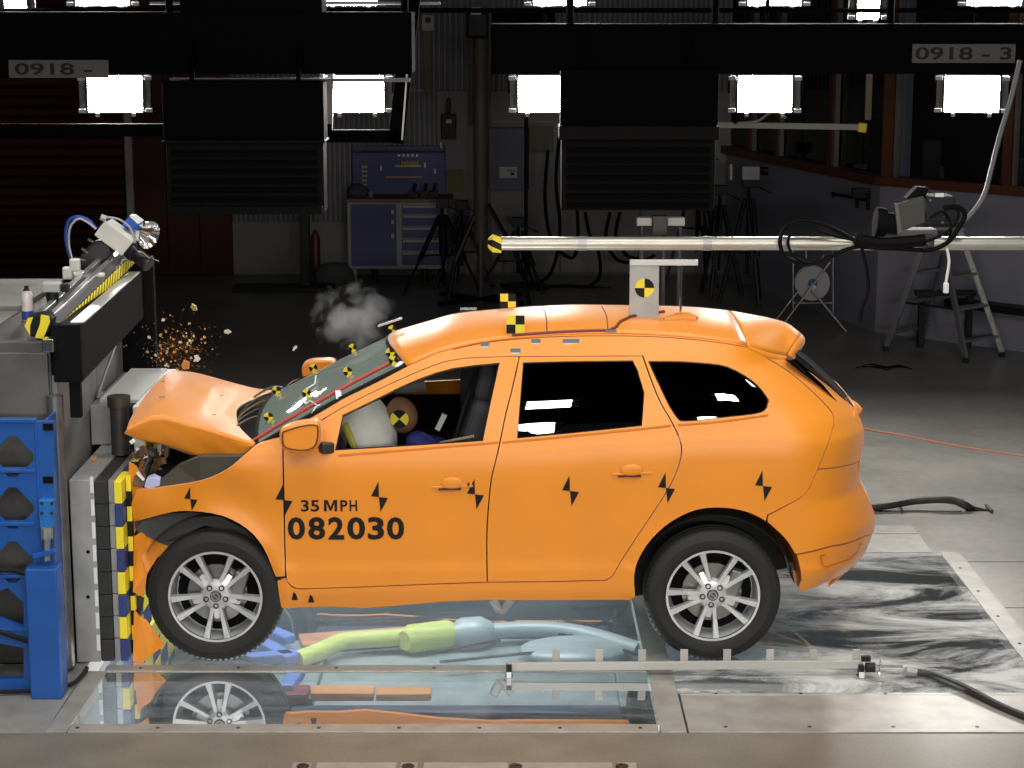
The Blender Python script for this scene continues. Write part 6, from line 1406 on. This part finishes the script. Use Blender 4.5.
mb = MB(); q = at_wall(C0, dB_, 952, 318, .5); mb.span((q.x - .08, q.y + .02, 0), (q.x - .02, q.y + .1, .55)); mb.span((q.x + .42, q.y + .02, 0), (q.x + .48, q.y + .1, .55)); mb.span((q.x - .12, q.y - .0, .55), (q.x + .5, q.y + .12, .60)); mb.build('low_bench', BLACK, label='low black bench behind the ladder legs', cat='bench')

# ================================================================== SMOKE AND DEBRIS
c = W(355, 322, 1.3)
mb = MB(); mb.ell(c, (.30, .2, .27), 24, 16); sm = mb.build('smoke_puff', MATS['white_tape'], smooth='all', label='grey puff of smoke rising behind the windscreen', cat='smoke', kind='stuff')
m = bpy.data.materials.new('smoke'); m.use_nodes = True; nt = m.node_tree; nt.nodes.clear(); L = nt.links
o = nt.nodes.new('ShaderNodeOutputMaterial'); v = nt.nodes.new('ShaderNodeVolumePrincipled'); v.inputs['Color'].default_value = (.85, .85, .87, 1)
tc = nt.nodes.new('ShaderNodeTexCoord'); gr = nt.nodes.new('ShaderNodeTexGradient'); gr.gradient_type = 'SPHERICAL'
mp = nt.nodes.new('ShaderNodeMapping'); mp.inputs['Location'].default_value = (0, 0, -.27 * 3.7); mp.inputs['Scale'].default_value = (3.4, 5.0, 3.7); L.new(tc.outputs['Object'], mp.inputs[0]); L.new(mp.outputs[0], gr.inputs[0])
nz = nt.nodes.new('ShaderNodeTexNoise'); nz.inputs['Scale'].default_value = 7; nz.inputs['Detail'].default_value = 6; nz.inputs['Distortion'].default_value = .6; L.new(tc.outputs['Object'], nz.inputs['Vector'])
r1 = nt.nodes.new('ShaderNodeMapRange'); r1.inputs[1].default_value = .35; r1.inputs[2].default_value = .7; r1.inputs[3].default_value = -.95; r1.inputs[4].default_value = .25; L.new(nz.outputs['Fac'], r1.inputs[0])
mu = nt.nodes.new('ShaderNodeMath'); mu.operation = 'MULTIPLY_ADD'; L.new(gr.outputs['Fac'], mu.inputs[0]); mu.inputs[1].default_value = 1.3; L.new(r1.outputs[0], mu.inputs[2])
m3 = nt.nodes.new('ShaderNodeMath'); m3.operation = 'MULTIPLY'; m3.use_clamp = False; m3.inputs[1].default_value = 7; mc = nt.nodes.new('ShaderNodeMath'); mc.operation = 'MAXIMUM'; mc.inputs[1].default_value = 0; L.new(mu.outputs[0], mc.inputs[0]); L.new(mc.outputs[0], m3.inputs[0]); L.new(m3.outputs[0], v.inputs['Density']); L.new(v.outputs[0], o.inputs['Volume'])
sm.data.materials[0] = m
random.seed(11)
DBO = mat('debris_orange', (.55, .25, .06), .6); DBY = mat('debris_yellow', (.45, .33, .08), .7); DBW = mat('debris_white', (.6, .6, .55), .5)
def chip(px, py, Y, s, m, lab, name='flying_fragment', grp=None, long=1.0):
    c = W(px, py, Y); mb = MB(); R = Euler([random.uniform(-2, 2) for _ in range(3)]).to_matrix(); pts = []
    n = 5; ring = [Vector((math.cos(2 * math.pi * i / n) * s * random.uniform(.6, 1) * long, 0, math.sin(2 * math.pi * i / n) * s * random.uniform(.6, 1))) for i in range(n)]
    R = Euler((random.uniform(-.5, .5), random.uniform(-1.5, 1.5), random.uniform(-.5, .5))).to_matrix()
    mb.prism([c + R @ p for p in ring], R @ Vector((0, s * .3, 0))); return mb.build(name, m, label=lab, cat='fragment', group=grp)
chip(193.5, 308, 1.1, .032, mat('frag_green', (.45, .45, .15), .5), 'yellow green fragment flying highest above the crushed front')
chip(227, 332, 1.1, .020, DBW, 'white fragment flying above the middle of the bonnet', long=1.6)
chip(163, 320, 1.1, .014, DBW, 'white chip flying upper left in the debris cloud')
chip(197, 358.5, 1.1, .022, DBW, 'white fragment just above the bonnet edge', long=1.4)
chip(295, 348, 1.3, .014, DBW, 'white splinter flying left of the smoke', long=2.2)
chip(185, 365, 1.1, .036, DBO, 'square orange fragment touching the bonnet top edge')
chip(149, 337.5, 1.1, .012, DBW, 'pale chip flying close to the barrier')
chip(147, 352, 1.1, .012, DBY, 'yellowish chip low beside the barrier')
for i in range(60):
    a = random.gauss(178, 14); b = random.gauss(350, 13)
    if b > 372: b = 372 - random.random() * 25
    chip(a, b, random.uniform(.9, 1.4), random.uniform(.005, .012), random.choice([DBO, DBY, DBO, DBW]), 'tiny orange crumb in the debris cloud over the bonnet', 'debris_crumb', 'crumbs in the debris cloud')
mb = MB()
for i in range(420):
    a = random.gauss(178, 17); b = random.gauss(350, 14)
    if b > 373: continue
    c = W(a, b, random.uniform(.8, 1.5)); s = random.uniform(.0015, .004); mb.add([c + Vector((s, 0, 0)), c + Vector((-s, 0, s)), c + Vector((0, s, -s)), c + Vector((0, -s, 0))], [(0, 1, 2), (0, 1, 3), (1, 2, 3), (0, 2, 3)])
mb.build('debris_dust', DBO, label='fine orange dust in the debris cloud over the bonnet', cat='dust', kind='stuff')
